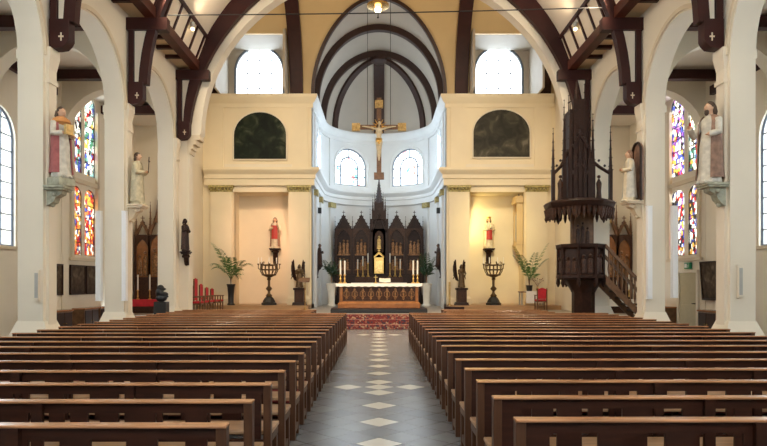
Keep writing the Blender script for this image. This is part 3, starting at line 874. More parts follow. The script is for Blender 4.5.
console((XR-.06, 12.32, 3.72), -pi/2, .50, 'stone console under the statue with raised hand nearest the plain pier edge', 'green_stone', .44, .42)
t = thing('saint_statue', 'statue of a bearded saint in brown cloak and white robe raising one hand', 'statue', (XR-.06-.27, 12.32, 3.72), -pi/2+.3, 'statues on the piers')
statue_on(t, 0, h=1.62, robe='pale_robe', lh=(-.10,-.22,.70), rh=(.10,-.13,.58), mantle='brown_robe', wide=1.05)
m = MB(); m.ball((0, -.07, 1.42), .06, 8, .9, .7, 1.3); m.build('beard', 'hair', t, smooth=True)

console((XL+.06, 16.27, 3.80), pi/2, .50, 'pale stone console under the grey-green robed statue', 'stone_trim', .42, .42)
t = thing('saint_statue', 'statue of a dark-haired saint in plain grey-green robe on a slim pier', 'statue', (XL+.06+.21, 16.27, 3.80), pi/2, 'statues on the piers')
statue_on(t, 0, h=1.36, robe='greige_robe', lh=(-.05,-.15,.62), rh=(.08,-.16,.66), mantle='greige_robe')
m = MB(); m.tube([(.10, -.24, .86), (.10, -.26, 1.28)], .013, 6); m.box(.05, .15, -.27, -.25, 1.15, 1.18); m.build('hand_cross', 'hair', t)

console((XR-.06, 16.27, 3.90), -pi/2, .54, 'pale stone console under the statue that stands in a dark arched frame', 'stone_trim', .42, .42)
m = MB()
lp = arch(0, .27, 0, 1.25, .27, 14); li = arch(0, .22, .04, 1.25, .22, 14)
t = thing('statue_frame', 'dark round-arched wooden backing behind the pale saint near the pulpit', 'frame', (XR-.06, 16.27, 3.90), -pi/2)
m.prism(lp, 'y', -.05, -.005); m.build('backing', 'brown_robe', t)
m = MB()
for k in range(len(lp)): m.tube([(lp[k][0], -.08, lp[k][1]), (lp[(k+1) % len(lp)][0], -.08, lp[(k+1) % len(lp)][1])], .035, 6)
m.build('rim', 'dark_oak', t)
t = thing('saint_statue', 'pale statue of a veiled saint in front of a dark arched backing', 'statue', (XR-.06-.28, 16.27, 3.90), -pi/2, 'statues on the piers')
statue_on(t, 0, h=1.32, robe='cream_robe', lh=(-.05,-.15,.64), rh=(.06,-.15,.60), mantle='pale_robe', hair='brown_robe')

console((-6.31, 20.395, 2.78), 0, .32, 'dark carved console under the dark wooden saint beyond the last arch', 'dark_oak', .30, .42)
t = thing('saint_statue', 'dark carved wooden saint on the last pier above the red chairs', 'statue', (-6.29, 20.395-.27, 2.78), 1.15, 'statues on the piers')
statue_on(t, 0, h=1.05, robe='dark_oak', head='dark_oak', lh=(-.05,-.12,.66), rh=(.06,-.12,.62), mantle='carved_oak', hair='dark_oak', wide=.85)

# niche statues
for sg, px, nm, rb, mn, lh, rh, ch, lab in (
    (-1, 274.5, 'sacred', 'cream_robe', 'brown_robe', (-.05,-.13,.68), (.10,-.20,.80), None, 'red-robed statue with raised arm on the pink-lit niche wall'),
    (1, 489.5, 'mother', 'cream_robe', 'cream_robe', (-.04,-.14,.62), (.08,-.15,.60), (.05,-.13,.66), 'crowned statue in red and cream carrying a child in the yellow-lit niche')):
    x, z = at(px, 249, 31.2)
    z = 3.50
    console((x, 31.6, z), 0, .55, 'dark carved console under the %s statue' % ('red-robed' if sg < 0 else 'crowned red and cream'), 'dark_oak', .46, .75)
    t = thing('niche_statue', lab, 'statue', (x, 31.6-.26, z), 0, 'statues in the side niches')
    statue_on(t, 0, h=1.55, robe=rb, lh=lh, rh=rh, mantle=mn, crown='crown' if sg > 0 else None, child=ch)
    m = MB(); rows = []
    for zf, r1, r2 in ((.30, .132, .118), (.45, .128, .108), (.62, .125, .098), (.74, .135, .092)) if sg < 0 else ((.28, .130, .115), (.40, .126, .106), (.50, .122, .102), (.60, .115, .094)):
        row = [(r1*1.55*cos(radians(200 + 140*i/12)), r2*1.55*sin(radians(200 + 140*i/12)) - .012 + .008*sin(i*1.9), zf*1.55) for i in range(13)]
        row += [(q[0]*.9, q[1]*.9, q[2]) for q in reversed(row)]; rows.append(row)
    m.loft(rows); m.build('front_cloak', 'crimson_paint', t, smooth=40)
# dark statues on the choir pillars
for sg in (-1, 1):
    x = sg*(CW - .01)
    console((x, 33.9-1.3, 2.65), -sg*pi/2, .36, 'dark console under the small choir statue on the %s side' % ('red chairs' if sg < 0 else 'pulpit'), 'dark_oak', .32, .6)
    t = thing('choir_statue', 'small dark statue on the choir wall of the %s side' % ('red chairs' if sg < 0 else 'pulpit'), 'statue', (x - sg*.18, 32.6, 2.65), -sg*pi/2, 'small dark choir statues')
    statue_on(t, 0, h=1.15, robe='dark_oak', head='brown_oak', lh=(-.05,-.15,.66), rh=(.06,-.16,.60), mantle='carved_oak')

# angels on pedestals
for sg, px in ((-1, 299.5), (1, 461.5)):
    d = 29.3; x, _ = at(px, 300, d)
    sd = 'sanctuary reading stand' if sg < 0 else 'brass post'
    t = thing('pedestal', 'square dark wooden pedestal under the angel beside the %s' % ('small wooden sign' if sg < 0 else 'brass post'), 'pedestal', (x, d, .70))
    MB().frus(-.32, .32, -.32, .32, 0, .14, .03).build('foot', 'dark_oak', t, bevel=.01)
    MB().box(-.22, .22, -.22, .22, .14, .72).build('shaft', 'carved_oak', t, bevel=.01)
    MB().box(-.27, .27, -.27, .27, .72, .82).build('cap', 'dark_oak', t, bevel=.01)
    t = thing('angel_statue', 'dark carved angel with raised wings beside the %s' % ('small wooden sign' if sg < 0 else 'brass post'), 'statue', (x, d, 1.535), -sg*.5 if sg < 0 else .5, 'carved angels on pedestals')
    statue_on(t, 0, h=1.08, robe='bronze', head='bronze', lh=(-.04,-.16,.64), rh=(.05,-.16,.66), hair='dark_oak', wide=1.15)
    for s in (-1, 1):
        m = MB(); rows = []
        for (u, zz, w) in ((.06, .30, .02), (.13, .36, .07), (.20, .55, .10), (.25, .80, .11), (.27, 1.02, .09), (.26, 1.20, .05), (.245, 1.32, .012)):
            c = Vector((s*u, .15 + .05*sin(zz*2.5), zz))
            rows.append([c + Vector((s*w*.8, .03, 0)), c + Vector((0, -.03, 0)), c + Vector((-s*w, -.02, 0)), c + Vector((-s*w, .02, 0)), c + Vector((0, .03, 0))])
        m.loft(rows)
        for k in range(5):
            zz = .45 + .16*k; m.tube([(s*(.27+.01*k), .14, zz+.14), (s*(.37-.015*k), .17, zz-.06)], [.035, .012], 5)
        m.build('wing', 'dark_oak', t)

# ------------------------------------------------------------------ candelabra
def candles_on(spots, loc, r, l, label, group):
    base = None
    for x, y, z in spots:
        if base is None:
            m = MB(); m.lathe([(r, 0), (r, l), (r*.4, l+.01)], n=8); m.tube([(0,0,l), (0,0,l+.03)], .003, 4)
            base = m.build('candle', 'wax'); tag(base, label, 'candle', group); base.location = (loc[0]+x, loc[1]+y, loc[2]+z)
        else:
            c = base.copy(); COL.objects.link(c); c.location = (loc[0]+x, loc[1]+y, loc[2]+z)
for sg, px in ((-1, 269), (1, 493.5)):
    d = 29.5; x, _ = at(px, 300, d); loc = (x, d, .70)
    nm = 'pink-lit niche' if sg < 0 else 'yellow-lit niche'
    t = thing('candelabrum', 'tall bronze floor candelabrum with round basket in front of the %s' % nm, 'candle stand', loc, 0, 'floor candelabra')
    m = MB(); m.lathe([(.36, 0), (.36, .10), (.30, .14), (.29, .20), (.20, .34), (.13, .40)], n=6); m.build('base', 'iron', t)
    m = MB(); m.lathe([(.13, .40), (.16, .46), (.07, .56), (.06, .66), (.15, .76), (.15, .80), (.06, .90), (.06, 1.18), (.11, 1.24), (.07, 1.30), (.24, 1.38), (.30, 1.42)], n=12); m.build('stem', 'bronze', t)
    m = MB()
    for zz, rr in ((1.44, .33), (1.68, .42), (1.90, .40)):
        m.tube([(rr*cos(2*pi*k/20), rr*sin(2*pi*k/20), zz) for k in range(21)], .028, 6)
    for k in range(14):
        a = 2*pi*k/14; m.tube([(.28*cos(a), .28*sin(a), 1.40), (.42*cos(a), .42*sin(a), 1.62), (.39*cos(a), .39*sin(a), 1.90)], .02, 5)
    m.build('basket', 'bronze', t)
    sp = []
    for k in range(8):
        a = 2*pi*k/8 + .2; ca, sa = cos(a), sin(a)
        m = MB(); m.tube([(.36*ca, .36*sa, 1.66), (.50*ca, .50*sa, 1.74), (.50*ca, .50*sa, 1.92)], .02, 6)
        m.tube([(.36*ca, .36*sa, 1.90), (.42*ca, .42*sa, 2.02), (.34*ca, .34*sa, 2.06), (.33*ca, .33*sa, 1.98)], .018, 5)
        m.lathe([(.02, 1.90), (.06, 1.95), (.06, 1.965)], (.50*ca, .50*sa, 0), 8); m.build('arm', 'bronze', t)
        sp.append((.50*ca, .50*sa, 1.967))
    candles_on(sp, loc, .016, .28, 'thin white candle on the bronze candelabrum before the %s' % nm, 'candles of the candelabrum before the %s' % nm)

# ------------------------------------------------------------------ altar and its furniture
PZ = .50
t = thing('altar_dais', 'low dark dais with a black edge under the main altar', 'platform', (0, 25.55, PZ))
MB().box(-2.0, 2.0, 0, 2.3, 0, .16).build('platform', 'black', t, bevel=.01)
MB().box(-1.98, 1.98, .02, 2.28, .16, .20).build('board', 'dark_oak', t)
t = thing('altar', 'long carved wooden altar with dark relief front and polished base', 'altar', (0, 26.0, PZ+.20))
m = MB(); m.box(-1.72, 1.72, -.12, .95, 0, .20); m.frus(-1.72, 1.72, -.12, .95, .20, .28, .1); m.build('base', 'copper', t, bevel=.01)
m = MB(); m.box(-1.60, 1.60, 0, .85, .26, .95); m.build('body', 'brown_oak', t)
m = MB(); m.box(-1.52, 1.52, -.03, 0.0, .32, .86); m.build('front_panel', 'carved_oak', t)
for k in range(9):
    m = MB(); cx = -1.36 + .34*k
    m.lathe([(.02, .34), (.05, .40), (.035, .6), (.06, .72), (.03, .84)], (cx, -.05, 0), 8, 1, .6)
    for s in (-1, 1): m.tube([(cx, -.05, .42), (cx+s*.11, -.05, .52), (cx+s*.10, -.05, .66), (cx+s*.03, -.05, .74)], .018, 5)
    m.build('carved_ornament', 'relief', t)
for s in (-1, 1): MB().box(s*1.58-.06, s*1.58+.06, -.06, .02, .26, .95).build('corner_post', 'copper', t, bevel=.01)
MB().box(-1.72, 1.72, -.08, .93, .95, 1.02).build('table_top', 'brown_oak', t, bevel=.01)
cl = MB(); 
nx = 60
def wav(x): return .012*sin(x*21) + .008*sin(x*47)
cl.box(-1.80, 1.80, -.11, .96, 1.022, 1.034)
rows = []
for zz in (1.034, .97, .90):
    rows.append([(-1.80 + 3.6*k/nx, -.112 - (1.034-zz)*.2 + wav(-1.8+3.6*k/nx)*(1.034-zz)*5, zz + (0 if zz > 1 else .012*sin(k*1.3))) for k in range(nx+1)])
n_ = len(cl.v); vs = [p for r in rows for p in r]; fs = [(r*(nx+1)+k, r*(nx+1)+k+1, (r+1)*(nx+1)+k+1, (r+1)*(nx+1)+k) for r in range(2) for k in range(nx)]
cl.add(vs, fs)
for s in (-1, 1):
    rows = [[(s*(1.80 + (1.034-zz)*.12 + .02*sin(k*.9)*(1.034-zz)), -.11 + 1.07*k/16, zz + (0 if zz > 1 else .02*sin(k*.7))) for k in range(17)] for zz in (1.034, .8, .52)]
    vs = [p for r in rows for p in r]; cl.add(vs, [(r*17+k, r*17+k+1, (r+1)*17+k+1, (r+1)*17+k) for r in range(2) for k in range(16)])
o = cl.build('altar_cloth', 'white_cloth'); o.location = (0, 26.0, PZ+.20); tag(o, 'white cloth with lace edge covering the main altar top', 'altar cloth')
TZA = PZ + .20 + 1.036
o = thing('missal_stand', 'small book stand with an open missal on the white altar cloth', 'book stand', (.25, 26.4, TZA))
m = MB(); m.box(-.22, .22, -.12, .14, 0, .02); m.prism([(-.12,.02), (.14,.02), (.14,.14)], 'x', -.03, .03); m.build('stand', 'brass', o)
m = MB(); m.add([(-.24,-.14,.05),(0,-.14,.035),(0,.16,.175),(-.24,.16,.19),(.24,-.14,.05),(.24,.16,.19),(-.24,-.14,.09),(0,-.14,.07),(0,.16,.21),(-.24,.16,.23),(.24,-.14,.09),(.24,.16,.23)],
    [(0,1,2,3),(1,4,5,2),(6,9,8,7),(7,8,11,10),(0,3,9,6),(4,10,11,5),(0,6,7,1),(1,7,10,4),(3,2,8,9),(2,5,11,8)]); m.build('book', 'paper', o)
o = thing('altar_cross', 'small standing cross on the middle of the main altar', 'cross', (-.14, 26.62, TZA))
m = MB(); m.lathe([(.09,0),(.07,.03),(.02,.06),(.015,.1)], n=10); m.build('foot', 'gold', o)
m = MB(); m.box(-.012,.012,-.01,.01,.08,.36); m.box(-.09,.09,-.01,.01,.25,.275); m.build('cross', 'gold', o)
for s in (-1, 1):
    for k, (dx, hh) in enumerate(((1.63, .62), (1.45, .62))):
        nm = 'outer' if k == 0 else 'inner'
        sd = 'red chairs' if s < 0 else 'pulpit'
        loc = (s*dx, 26.25, TZA)
        o = thing('candlestick', '%s gilt candlestick at the altar end on the %s side' % (nm, sd), 'candlestick', loc, 0, 'candlesticks on the main altar')
        m = MB(); m.lathe([(.08,0),(.085,.03),(.03,.07),(.025,.16),(.045,.20),(.022,.24),(.02,.32)], n=10); m.build('stem', 'gold', o)
        m = MB(); m.lathe([(.02,.32),(.06,.35),(.06,.37),(.03,.375)], n=10); m.build('drip_pan', 'gold', o)
        m = MB(); m.lathe([(.033,0),(.033,.58),(.01,.59)], n=10); m.tube([(0,0,.585),(0,0,.62)], .004, 4)
        c = m.build('candle', 'wax'); c.location = (loc[0], loc[1], loc[2]+.376); tag(c, 'tall white candle on the %s candlestick of the altar, %s side' % (nm, sd), 'candle', 'candles on the main altar')
# carpet on the steps
m = MB()
prof = [(23.19, 0), (23.19, .172), (23.585, .172), (23.585, .339), (23.97, .339), (23.97, .507), (24.5, .507)]
rows = [[(x, y, z) for x in (-1.5, 1.5)] for y, z in prof] ; off = [[(x, y-.012, z+.012) for x in (-1.5, 1.5)] for y, z in prof]
vs = []; fs = []
for k in range(len(prof)): vs += [off[k][0], off[k][1]]
for k in range(len(prof)-1): fs.append((2*k, 2*k+1, 2*k+3, 2*k+2))
o = m.add(vs, fs).build('carpet_runner', 'carpet', smooth=False); tag(o, 'red patterned carpet laid over the steps below the altar', 'carpet')
sm = o.modifiers.new('s', 'SOLIDIFY'); sm.thickness = .01; sm.offset = 1

# ------------------------------------------------------------------ gothic bits
def pinnacle(m, x, y, z0, z1, r, n=4, crockets=4):
    zb = z0 + (z1 - z0)*.42
    m.box(x-r, x+r, y-r, y+r, z0, zb); m.box(x-r*1.3, x+r*1.3, y-r*1.3, y+r*1.3, zb, zb+r*.5)
    m.lathe([(r*1.15, zb), (r*.12, z1-r*.8), (r*.10, z1)], (x, y, 0), n, a0=pi/4)
    for k in range(crockets):
        t = (k+.5)/crockets; zz = zb + (z1-r-zb)*t; rr = r*1.15*(1-t)+r*.25
        for a in range(4): m.ball((x + rr*cos(a*pi/2+pi/4), y + rr*sin(a*pi/2+pi/4), zz), r*.28, 4)
    m.box(x-r*.5, x+r*.5, y-r*.1, y+r*.1, z1-r*.5, z1-r*.3); m.box(x-r*.1, x+r*.1, y-r*.1, y+r*.1, z1-r, z1+r*.2)
def gable(m, x, y0, y1, zb, zt, hw, t=.07):
    m.prism([(x-hw, zb), (x, zt), (x+hw, zb), (x+hw-t*1.4, zb), (x, zt-t*2.2), (x-hw+t*1.4, zb)], 'y', y0, y1)
    for s in (-1, 1):
        for k in range(4):
            u = (k+.6)/4.4; m.ball((x + s*hw*(1-u), (y0+y1)/2, zb + (zt-zb)*u + .03), .045, 5)
    m.tube([(x, (y0+y1)/2, zt-.02), (x, (y0+y1)/2, zt+.20)], .02, 5); m.box(x-.08, x+.08, (y0+y1)/2-.02, (y0+y1)/2+.02, zt+.09, zt+.12)
def pointed(cx, hw, z0, zs, n=8):
    R = 2*hw; pts = [(cx-hw, z0), (cx-hw, zs)]
    for k in range(1, n+1): a = pi - (pi/3)*k/n; pts.append((cx+hw + R*cos(a), zs + R*sin(a)))
    for k in range(1, n+1): a = pi/3 - (pi/3)*k/n; pts.append((cx-hw + R*cos(a), zs + R*sin(a)))
    pts.append((cx+hw, z0)); return pts
def relief_figs(m, cx, y, z0, w, h, n, seed):
    rnd = random.Random(seed)
    for k in range(n):
        x = cx - w/2 + w*(k+.5)/n; hh = h*rnd.uniform(.72, .98)
        m.lathe([(w/n*.46, 0), (w/n*.38, hh*.4), (w/n*.42, hh*.66), (w/n*.2, hh*.76), (w/n*.12, hh*.78)], (x, y, z0), 8, 1, .5)
        m.ball((x, y-.01, z0+hh*.88), min(w/n*.30, hh*.12), 7)

# high altar screen in the apse
rz = .50
t = thing('altar_screen', 'tall dark carved gothic altar screen with gables and central spire in the apse', 'altar screen', (0, 36.35, rz))
m = MB(); m.box(-2.3, 2.3, -.75, .1, 0, 1.15); m.box(-1.5, 1.5, -.85, 0, 0, .2); m.build('lower_altar', 'brown_oak', t)
MB().box(-1.6, 1.6, -.9, -.1, 1.15, 1.27).build('altar_slab', 'pot_white', t)
m = MB(); m.box(-2.62, 2.62, 0, .5, 0, 1.75); m.box(-2.66, 2.66, -.05, .5, 1.70, 1.80); m.build('predella', 'dark_oak', t)
m = MB(); m.box(-1.4, 1.4, -.34, 0, 1.27, 1.62); m.build('shelf', 'carved_oak', t)
m = MB(); m.box(-2.6, 2.6, .16, .45, 1.8, 4.45); m.build('case', 'dark_oak', t)
for i, c in enumerate((-2.08, -1.04, 0, 1.04, 2.08)):
    m = MB(); hw = .50 if c else .46
    ol = [(c-hw, 1.8), (c-hw, 4.45), (c+hw, 4.45), (c+hw, 1.8)]
    if c: panel(ol, [pointed(c, .40, 2.0, 3.7)], .14, lambda u, v, w: Vector((u, .02+w, v)), name='bay_frame', mt='carved_oak', parent=t)
    if c:
        m = MB(); gable(m, c, .0, .16, 4.40, 5.30, .50); 
        m.prism([(c-.44, 4.38), (c, 5.15), (c+.44, 4.38)], 'y', .06, .2)
        m.v = [v for v in m.v]
        m.build('gable', 'dark_oak', t)
        for k, (z0, h) in enumerate(((2.05, .75), (2.95, .95))):
            m = MB(); relief_figs(m, c, .12, z0, .66, h, 3, i*7+k); m.box(c-.38, c+.38, .04, .18, z0-.08, z0); m.build('relief', 'relief', t)
for x in (-2.58, -1.56, -.52, .52, 1.56, 2.58):
    m = MB(); pinnacle(m, x, .04, 1.8, 5.15 if abs(x) > 1 else 5.6, .065); m.build('pinnacle', 'dark_oak', t)
m = MB()
for s in (-1, 1):
    m.box(s*.44-.06, s*.44+.06, -.12, .3, 1.8, 5.0)
m.box(-.5, .5, .16, .45, 1.8, 5.0); gable(m, 0, -.12, .1, 4.2, 5.5, .50)
m.box(-.33, .33, -.02, .42, 5.0, 5.5)
for s in (-1, 1): pinnacle(m, s*.36, .05, 4.9, 6.3, .06); pinnacle(m, s*.24, .1, 5.4, 6.6, .045)
m.box(-.20, .20, .0, .4, 5.5, 6.0)
m.lathe([(.26, 5.95), (.20, 6.1), (.05, 7.2), (.03, 7.35), (.06, 7.4), (.01, 7.5)], (0, .2, 0), 8)
for k in range(6):
    for a in range(4): m.ball(((.19-.025*k)*cos(a*pi/2), .2 + (.19-.025*k)*sin(a*pi/2), 6.2+.16*k), .035, 5)
m.build('spire', 'dark_oak', t)
m = MB(); m.prism(pointed(0, .26, 3.1, 3.9), 'y', .1, .14); m.build('niche_back', 'carved_oak', t)
m = MB(); relief_figs(m, 0, .02, 3.25, .30, 1.0, 1, 3); m.build('relief', 'dull_gold', t)
m = MB(); m.box(-.28, .28, -.16, .1, 1.8, 2.75); m.build('tabernacle', 'gold', t, bevel=.01)
m = MB(); m.box(-.20, .20, -.18, -.16, 1.9, 2.55); m.build('tabernacle_door', 'brass', t, bevel=.005)
m = MB(); gable(m, 0, -.15, .05, 2.75, 3.05, .32, .05); m.build('tabernacle_gable', 'gold', t)
m = MB(); m.box(-.015, .015, -.12, -.10, 2.95, 3.45); m.box(-.12, .12, -.12, -.10, 3.25, 3.28); m.build('cross', 'gold', t)
for k, x in enumerate((-1.24, -.94, -.64, .64, .94, 1.24)):
    hgt = (.45, .62, .80, .80, .62, .45)[k]; sd = 'red chairs' if x < 0 else 'pulpit'
    pos = ('outermost', 'middle', 'innermost', 'innermost', 'middle', 'outermost')[k]
    loc = (x, 36.35-.17, rz+1.621)
    o = thing('candlestick', '%s gilt candlestick on the altar screen shelf, %s side of the tabernacle' % (pos, sd), 'candlestick', loc, 0, 'candlesticks on the altar screen')
    m = MB(); m.lathe([(.10,0),(.10,.03),(.03,.08),(.05,.16),(.025,.22),(.025,hgt-.06),(.06,hgt-.02),(.06,hgt)], n=8); m.build('stem', 'gold', o)
    c = MB().lathe([(.028,0),(.028,.55),(.008,.57)], n=8).build('candle', 'wax'); c.location = (loc[0], loc[1], loc[2]+hgt+.001)
    tag(c, 'white candle on the %s altar screen candlestick, %s side of the tabernacle' % (pos, sd), 'candle', 'candles on the altar screen')
for x, nm in ((-.98, 'red chairs'), (.98, 'pulpit')):
    pass

# plants
def frond(m, base, az, L, lift, droop, w, n=9):
    pts = []
    for k in range(n+1):
        u = k/n; r = L*u*(1-.15*u); pts.append(Vector((base[0]+r*cos(az), base[1]+r*sin(az), base[2] + lift*L*u - droop*L*u*u)))
    m.tube(pts, [.012*(1-.8*k/n) for k in range(n+1)], 4)
    for k in range(2, n+1):
        p = pts[k]; d = (pts[k]-pts[k-1]).normalized(); s = d.cross(Vector((0,0,1))).normalized()
        ll = w*(1-.65*(k/n))*(.55 + .9*min(1, k/4))
        for sg in (-1, 1):
            for off in (0, .5):
                q = p - d*off*L/n; e = q + s*sg*ll + d*ll*.75 - Vector((0,0,ll*.35)); mid = (q+e)/2 + Vector((0,0,ll*.10)); wd = d*ll*.09
                m.add([q, mid+wd, e, mid-wd], [(0,1,2,3)])
def plant(t, z, n, L, w, leaf, seed, lift=1.1, droop=.75, stem=.3):
    rnd = random.Random(seed)
    m = MB()
    for k in range(4): m.tube([(0,0,z), (rnd.uniform(-.05,.05), rnd.uniform(-.05,.05), z+stem)], .018, 5)
    m.build('stem', 'brown_oak', t)
    m = MB()
    for k in range(n):
        az = 2*pi*k/n + rnd.uniform(-.3,.3); frond(m, (0,0,z+stem*rnd.uniform(.5,1)), az, (L*rnd.uniform(.75,1.1))*(1 if sin(az) < .35 else .62), lift*rnd.uniform(.6,1.4), droop*rnd.uniform(.8,1.2), w)
    m.build('fronds', leaf, t, fix=False)
d = 29.4; x, _ = at(231, 300, d)
t = thing('potted_palm', 'green palm in a tall black vase next to the red chairs', 'plant', (x, d, .70))
MB().lathe([(.17,0),(.19,.04),(.13,.12),(.14,.5),(.17,.85),(.21,.98),(.20,1.0),(.14,.96)], n=16).build('vase', 'black', t)
plant(t, .95, 12, 1.1, .30, 'leaf', 3, 1.75, 1.0, .4)
for s, px in ((-1, 329), (1, 429)):
    d = 33.3; x = s*2.55
    sd = 'red chairs' if s < 0 else 'pulpit'
    t = thing('potted_plant', 'dark bushy plant in a white vase beside the altar screen, %s side' % sd, 'plant', (x, d, .5), 0, 'plants beside the altar screen')
    MB().lathe([(.22,0),(.24,.05),(.17,.15),(.20,.7),(.28,1.1),(.30,1.22),(.28,1.24),(.22,1.18)], n=18).build('vase', 'pot_white', t)
    plant(t, 1.2, 20, .66, .24, 'dark_leaf', 5+s, 1.9, .9, .6)
d = 29.45; x, _ = at(531, 300, d)
t = thing('side_table', 'small side table mostly hidden under a white cloth below the palm', 'table', (x, d, .70))
m = MB(); m.box(-.56, .56, -.30, .30, .60, .65); m.build('table_top', 'brown_oak', t)
for sx in (-.52, .46):
    for sy in (-.27, .21): MB().box(sx, sx+.06, sy, sy+.06, 0, .60).build('leg', 'grey_metal', t)
m = MB(); m.box(-.30, .57, -.31, .31, .652, .662); m.box(-.30, .57, -.325, -.312, .10, .662); m.box(.572, .585, -.31, .31, .22, .662)
o = m.build('tablecloth', 'white_cloth'); o.location = (x, d, .70); tag(o, 'white cloth hanging over the small side table by the red chair', 'tablecloth')
t = thing('potted_palm', 'green palm in a small dark pot on the cloth-covered side table', 'plant', (x-.08, d, .70+.664))
MB().lathe([(.10,0),(.13,.02),(.15,.24),(.165,.28),(.13,.26)], n=14).build('pot', 'black', t)
plant(t, .24, 9, 1.1, .28, 'leaf', 12, 2.0, .7, .35)
t = thing('flower_vase', 'small vase with dry twigs standing beside the palm pot', 'vase', (x+.30, d-.05, .70+.664))
MB().lathe([(.05,0),(.07,.08),(.03,.18),(.04,.22)], n=10).build('vase', 'brass', t)
m = MB()
for k in range(9): a = k*.7; m.tube([(0,0,.2), (.10*cos(a), .10*sin(a), .38), (.26*cos(a), .2*sin(a), .5+.05*(k%3))], .007, 4); m.ball((.26*cos(a), .2*sin(a), .5+.05*(k%3)), .03, 5)
m.build('twigs', 'brown_robe', t)

# red chairs
def chair(label, loc, rz_, hb, group):
    t = thing('upholstered_chair', label, 'chair', loc, rz_, group)
    for sx in (-.24, .19):
        m = MB(); m.box(sx, sx+.05, .20, .25, 0, hb); m.ball((sx+.025, .225, hb+.03), .035, 6); m.build('rear_leg', 'brown_oak', t)
        m = MB(); m.box(sx, sx+.05, -.24, -.19, 0, .66); m.build('front_leg', 'brown_oak', t)
        m = MB(); m.box(sx-.005, sx+.055, -.27, .22, .66, .70); m.build('armrest', 'brown_oak', t)
    m = MB(); m.box(-.24, .24, -.24, .25, .36, .42); m.box(-.2, .2, -.22, -.2, .12, .16); m.build('seat_frame', 'brown_oak', t)
    MB().box(-.23, .23, -.25, .20, .42, .50).build('seat', 'red_fabric', t, bevel=.025)
    m = MB(); m.box(-.19, .19, .19, .235, .52, hb-.05); m.build('backrest', 'red_fabric', t, bevel=.02)
    m = MB(); m.prism([(-.24, hb-.06), (.24, hb-.06), (.16, hb+.03), (0, hb+.09), (-.16, hb+.03)], 'y', .20, .25); m.build('back_rail', 'red_fabric', t)
    return t
cd = ((25.35, .98, 'first'), (26.15, 1.30, None), (26.95, 1.12, 'third'), (27.70, 1.0, 'fourth'), (28.40, .96, 'fifth'))
chair('red upholstered chair in the row along the wall, the one closest to the pews', (-7.45, 25.3, .5), -pi/2+pi, 1.08, 'red chairs')
for o in [o for o in COL.objects if o.name.startswith('upholstered_chair')]: o.rotation_euler.z = pi/2
chair('tallest red upholstered armchair, second in the row along the wall', (-7.5, 26.1, .5), pi/2, 1.36, 'red chairs')
chair('red upholstered chair third in the row, just behind the tallest one', (-7.5, 26.9, .5), pi/2, 1.12, 'red chairs')
chair('red upholstered chair fourth in the row along the wall', (-7.45, 27.6, .5), pi/2, .98, 'red chairs')
chair('red upholstered chair at the far end of the row near the palm vase', (-7.4, 28.3, .5), pi/2, .92, 'red chairs')
x, _ = at(540.5, 300, 28.6)
chair('single red upholstered chair in front of the white-clothed side table', (x, 28.55, .5), pi, .95, 'red chairs')

# reading stand, brass post
d = 28.5; x, z = at(305.5, 279, d)
t = thing('reading_stand', 'slim stand with a small wooden top beside the angel', 'lectern', (x-.02, d, .5))
m = MB(); m.lathe([(.20,0),(.20,.03),(.03,.06),(.02,.12),(.02,1.28)], n=12); m.build('pole', 'brass', t)
MB().prism([(-.14, 1.28), (.14, 1.42), (.14, 1.50), (-.14, 1.36)], 'x', -.30, .22).build('desk', 'brown_oak', t, bevel=.01)
d = 29.0; x, _ = at(449.5, 300, d)
t = thing('brass_post', 'short brass post standing beside the pillar and the angel', 'post', (x, d, .70))
m = MB(); m.lathe([(.14,0),(.14,.03),(.05,.06),(.045,.12)], n=12); m.build('foot', 'brass', t)
MB().box(-.045, .045, -.045, .045, .10, 1.10).build('shaft', 'dull_gold', t, bevel=.006)
t = thing('wooden_kneeler', 'low dark wooden kneeler at the top of the steps beside the front pews', 'kneeler', (3.0, 24.6, .5))
m = MB(); m.box(-.4, .4, -.2, .2, 0, .12); m.box(-.4, .4, .12, .2, .12, .30); m.build('frame', 'dark_oak', t)
MB().box(-.38, .38, -.18, .10, .12, .18).build('pad', 'pew_pad', t, bevel=.02)

# case with pipes on the side wall of the yellow niche
x = 7.0
t = thing('pipe_case', 'narrow cream case with dark pipes on the side wall of the yellow-lit niche', 'organ case', (7.10, 31.0, 3.1))
m = MB(); m.box(-.30, 0, -.42, .42, .55, .68); m.box(-.30, 0, -.42, -.32, .68, 2.6); m.box(-.30, 0, .32, .42, .68, 2.6); m.box(-.38, 0, -.5, .5, 2.6, 2.78); m.box(-.34, 0, -.44, .44, 2.78, 2.95); m.box(-.06, 0, -.4, .4, .68, 2.6); m.build('case', 'yellow_vault', t, bevel=.01)
for k in range(6):
    yy = -.26 + .105*k; m = MB(); m.lathe([(.012, .68), (.042, .95), (.042, 2.0 + .25*(1-abs(k-2.5)/2.5)), (.03, 2.02+.25*(1-abs(k-2.5)/2.5))], (-.18, yy, 0), 8); m.build('pipe', 'grey_metal', t)
m = MB(); m.prism([(0, 0), (-.10, .02), (-.34, .40), (-.36, .55), (0, .55)], 'y', -.36, .36); m.build('bracket', 'yellow_vault', t)
m = MB(); pinnacle(m, -.2, -.4, 2.9, 3.05, .03); m.build('finial', 'iron', t)

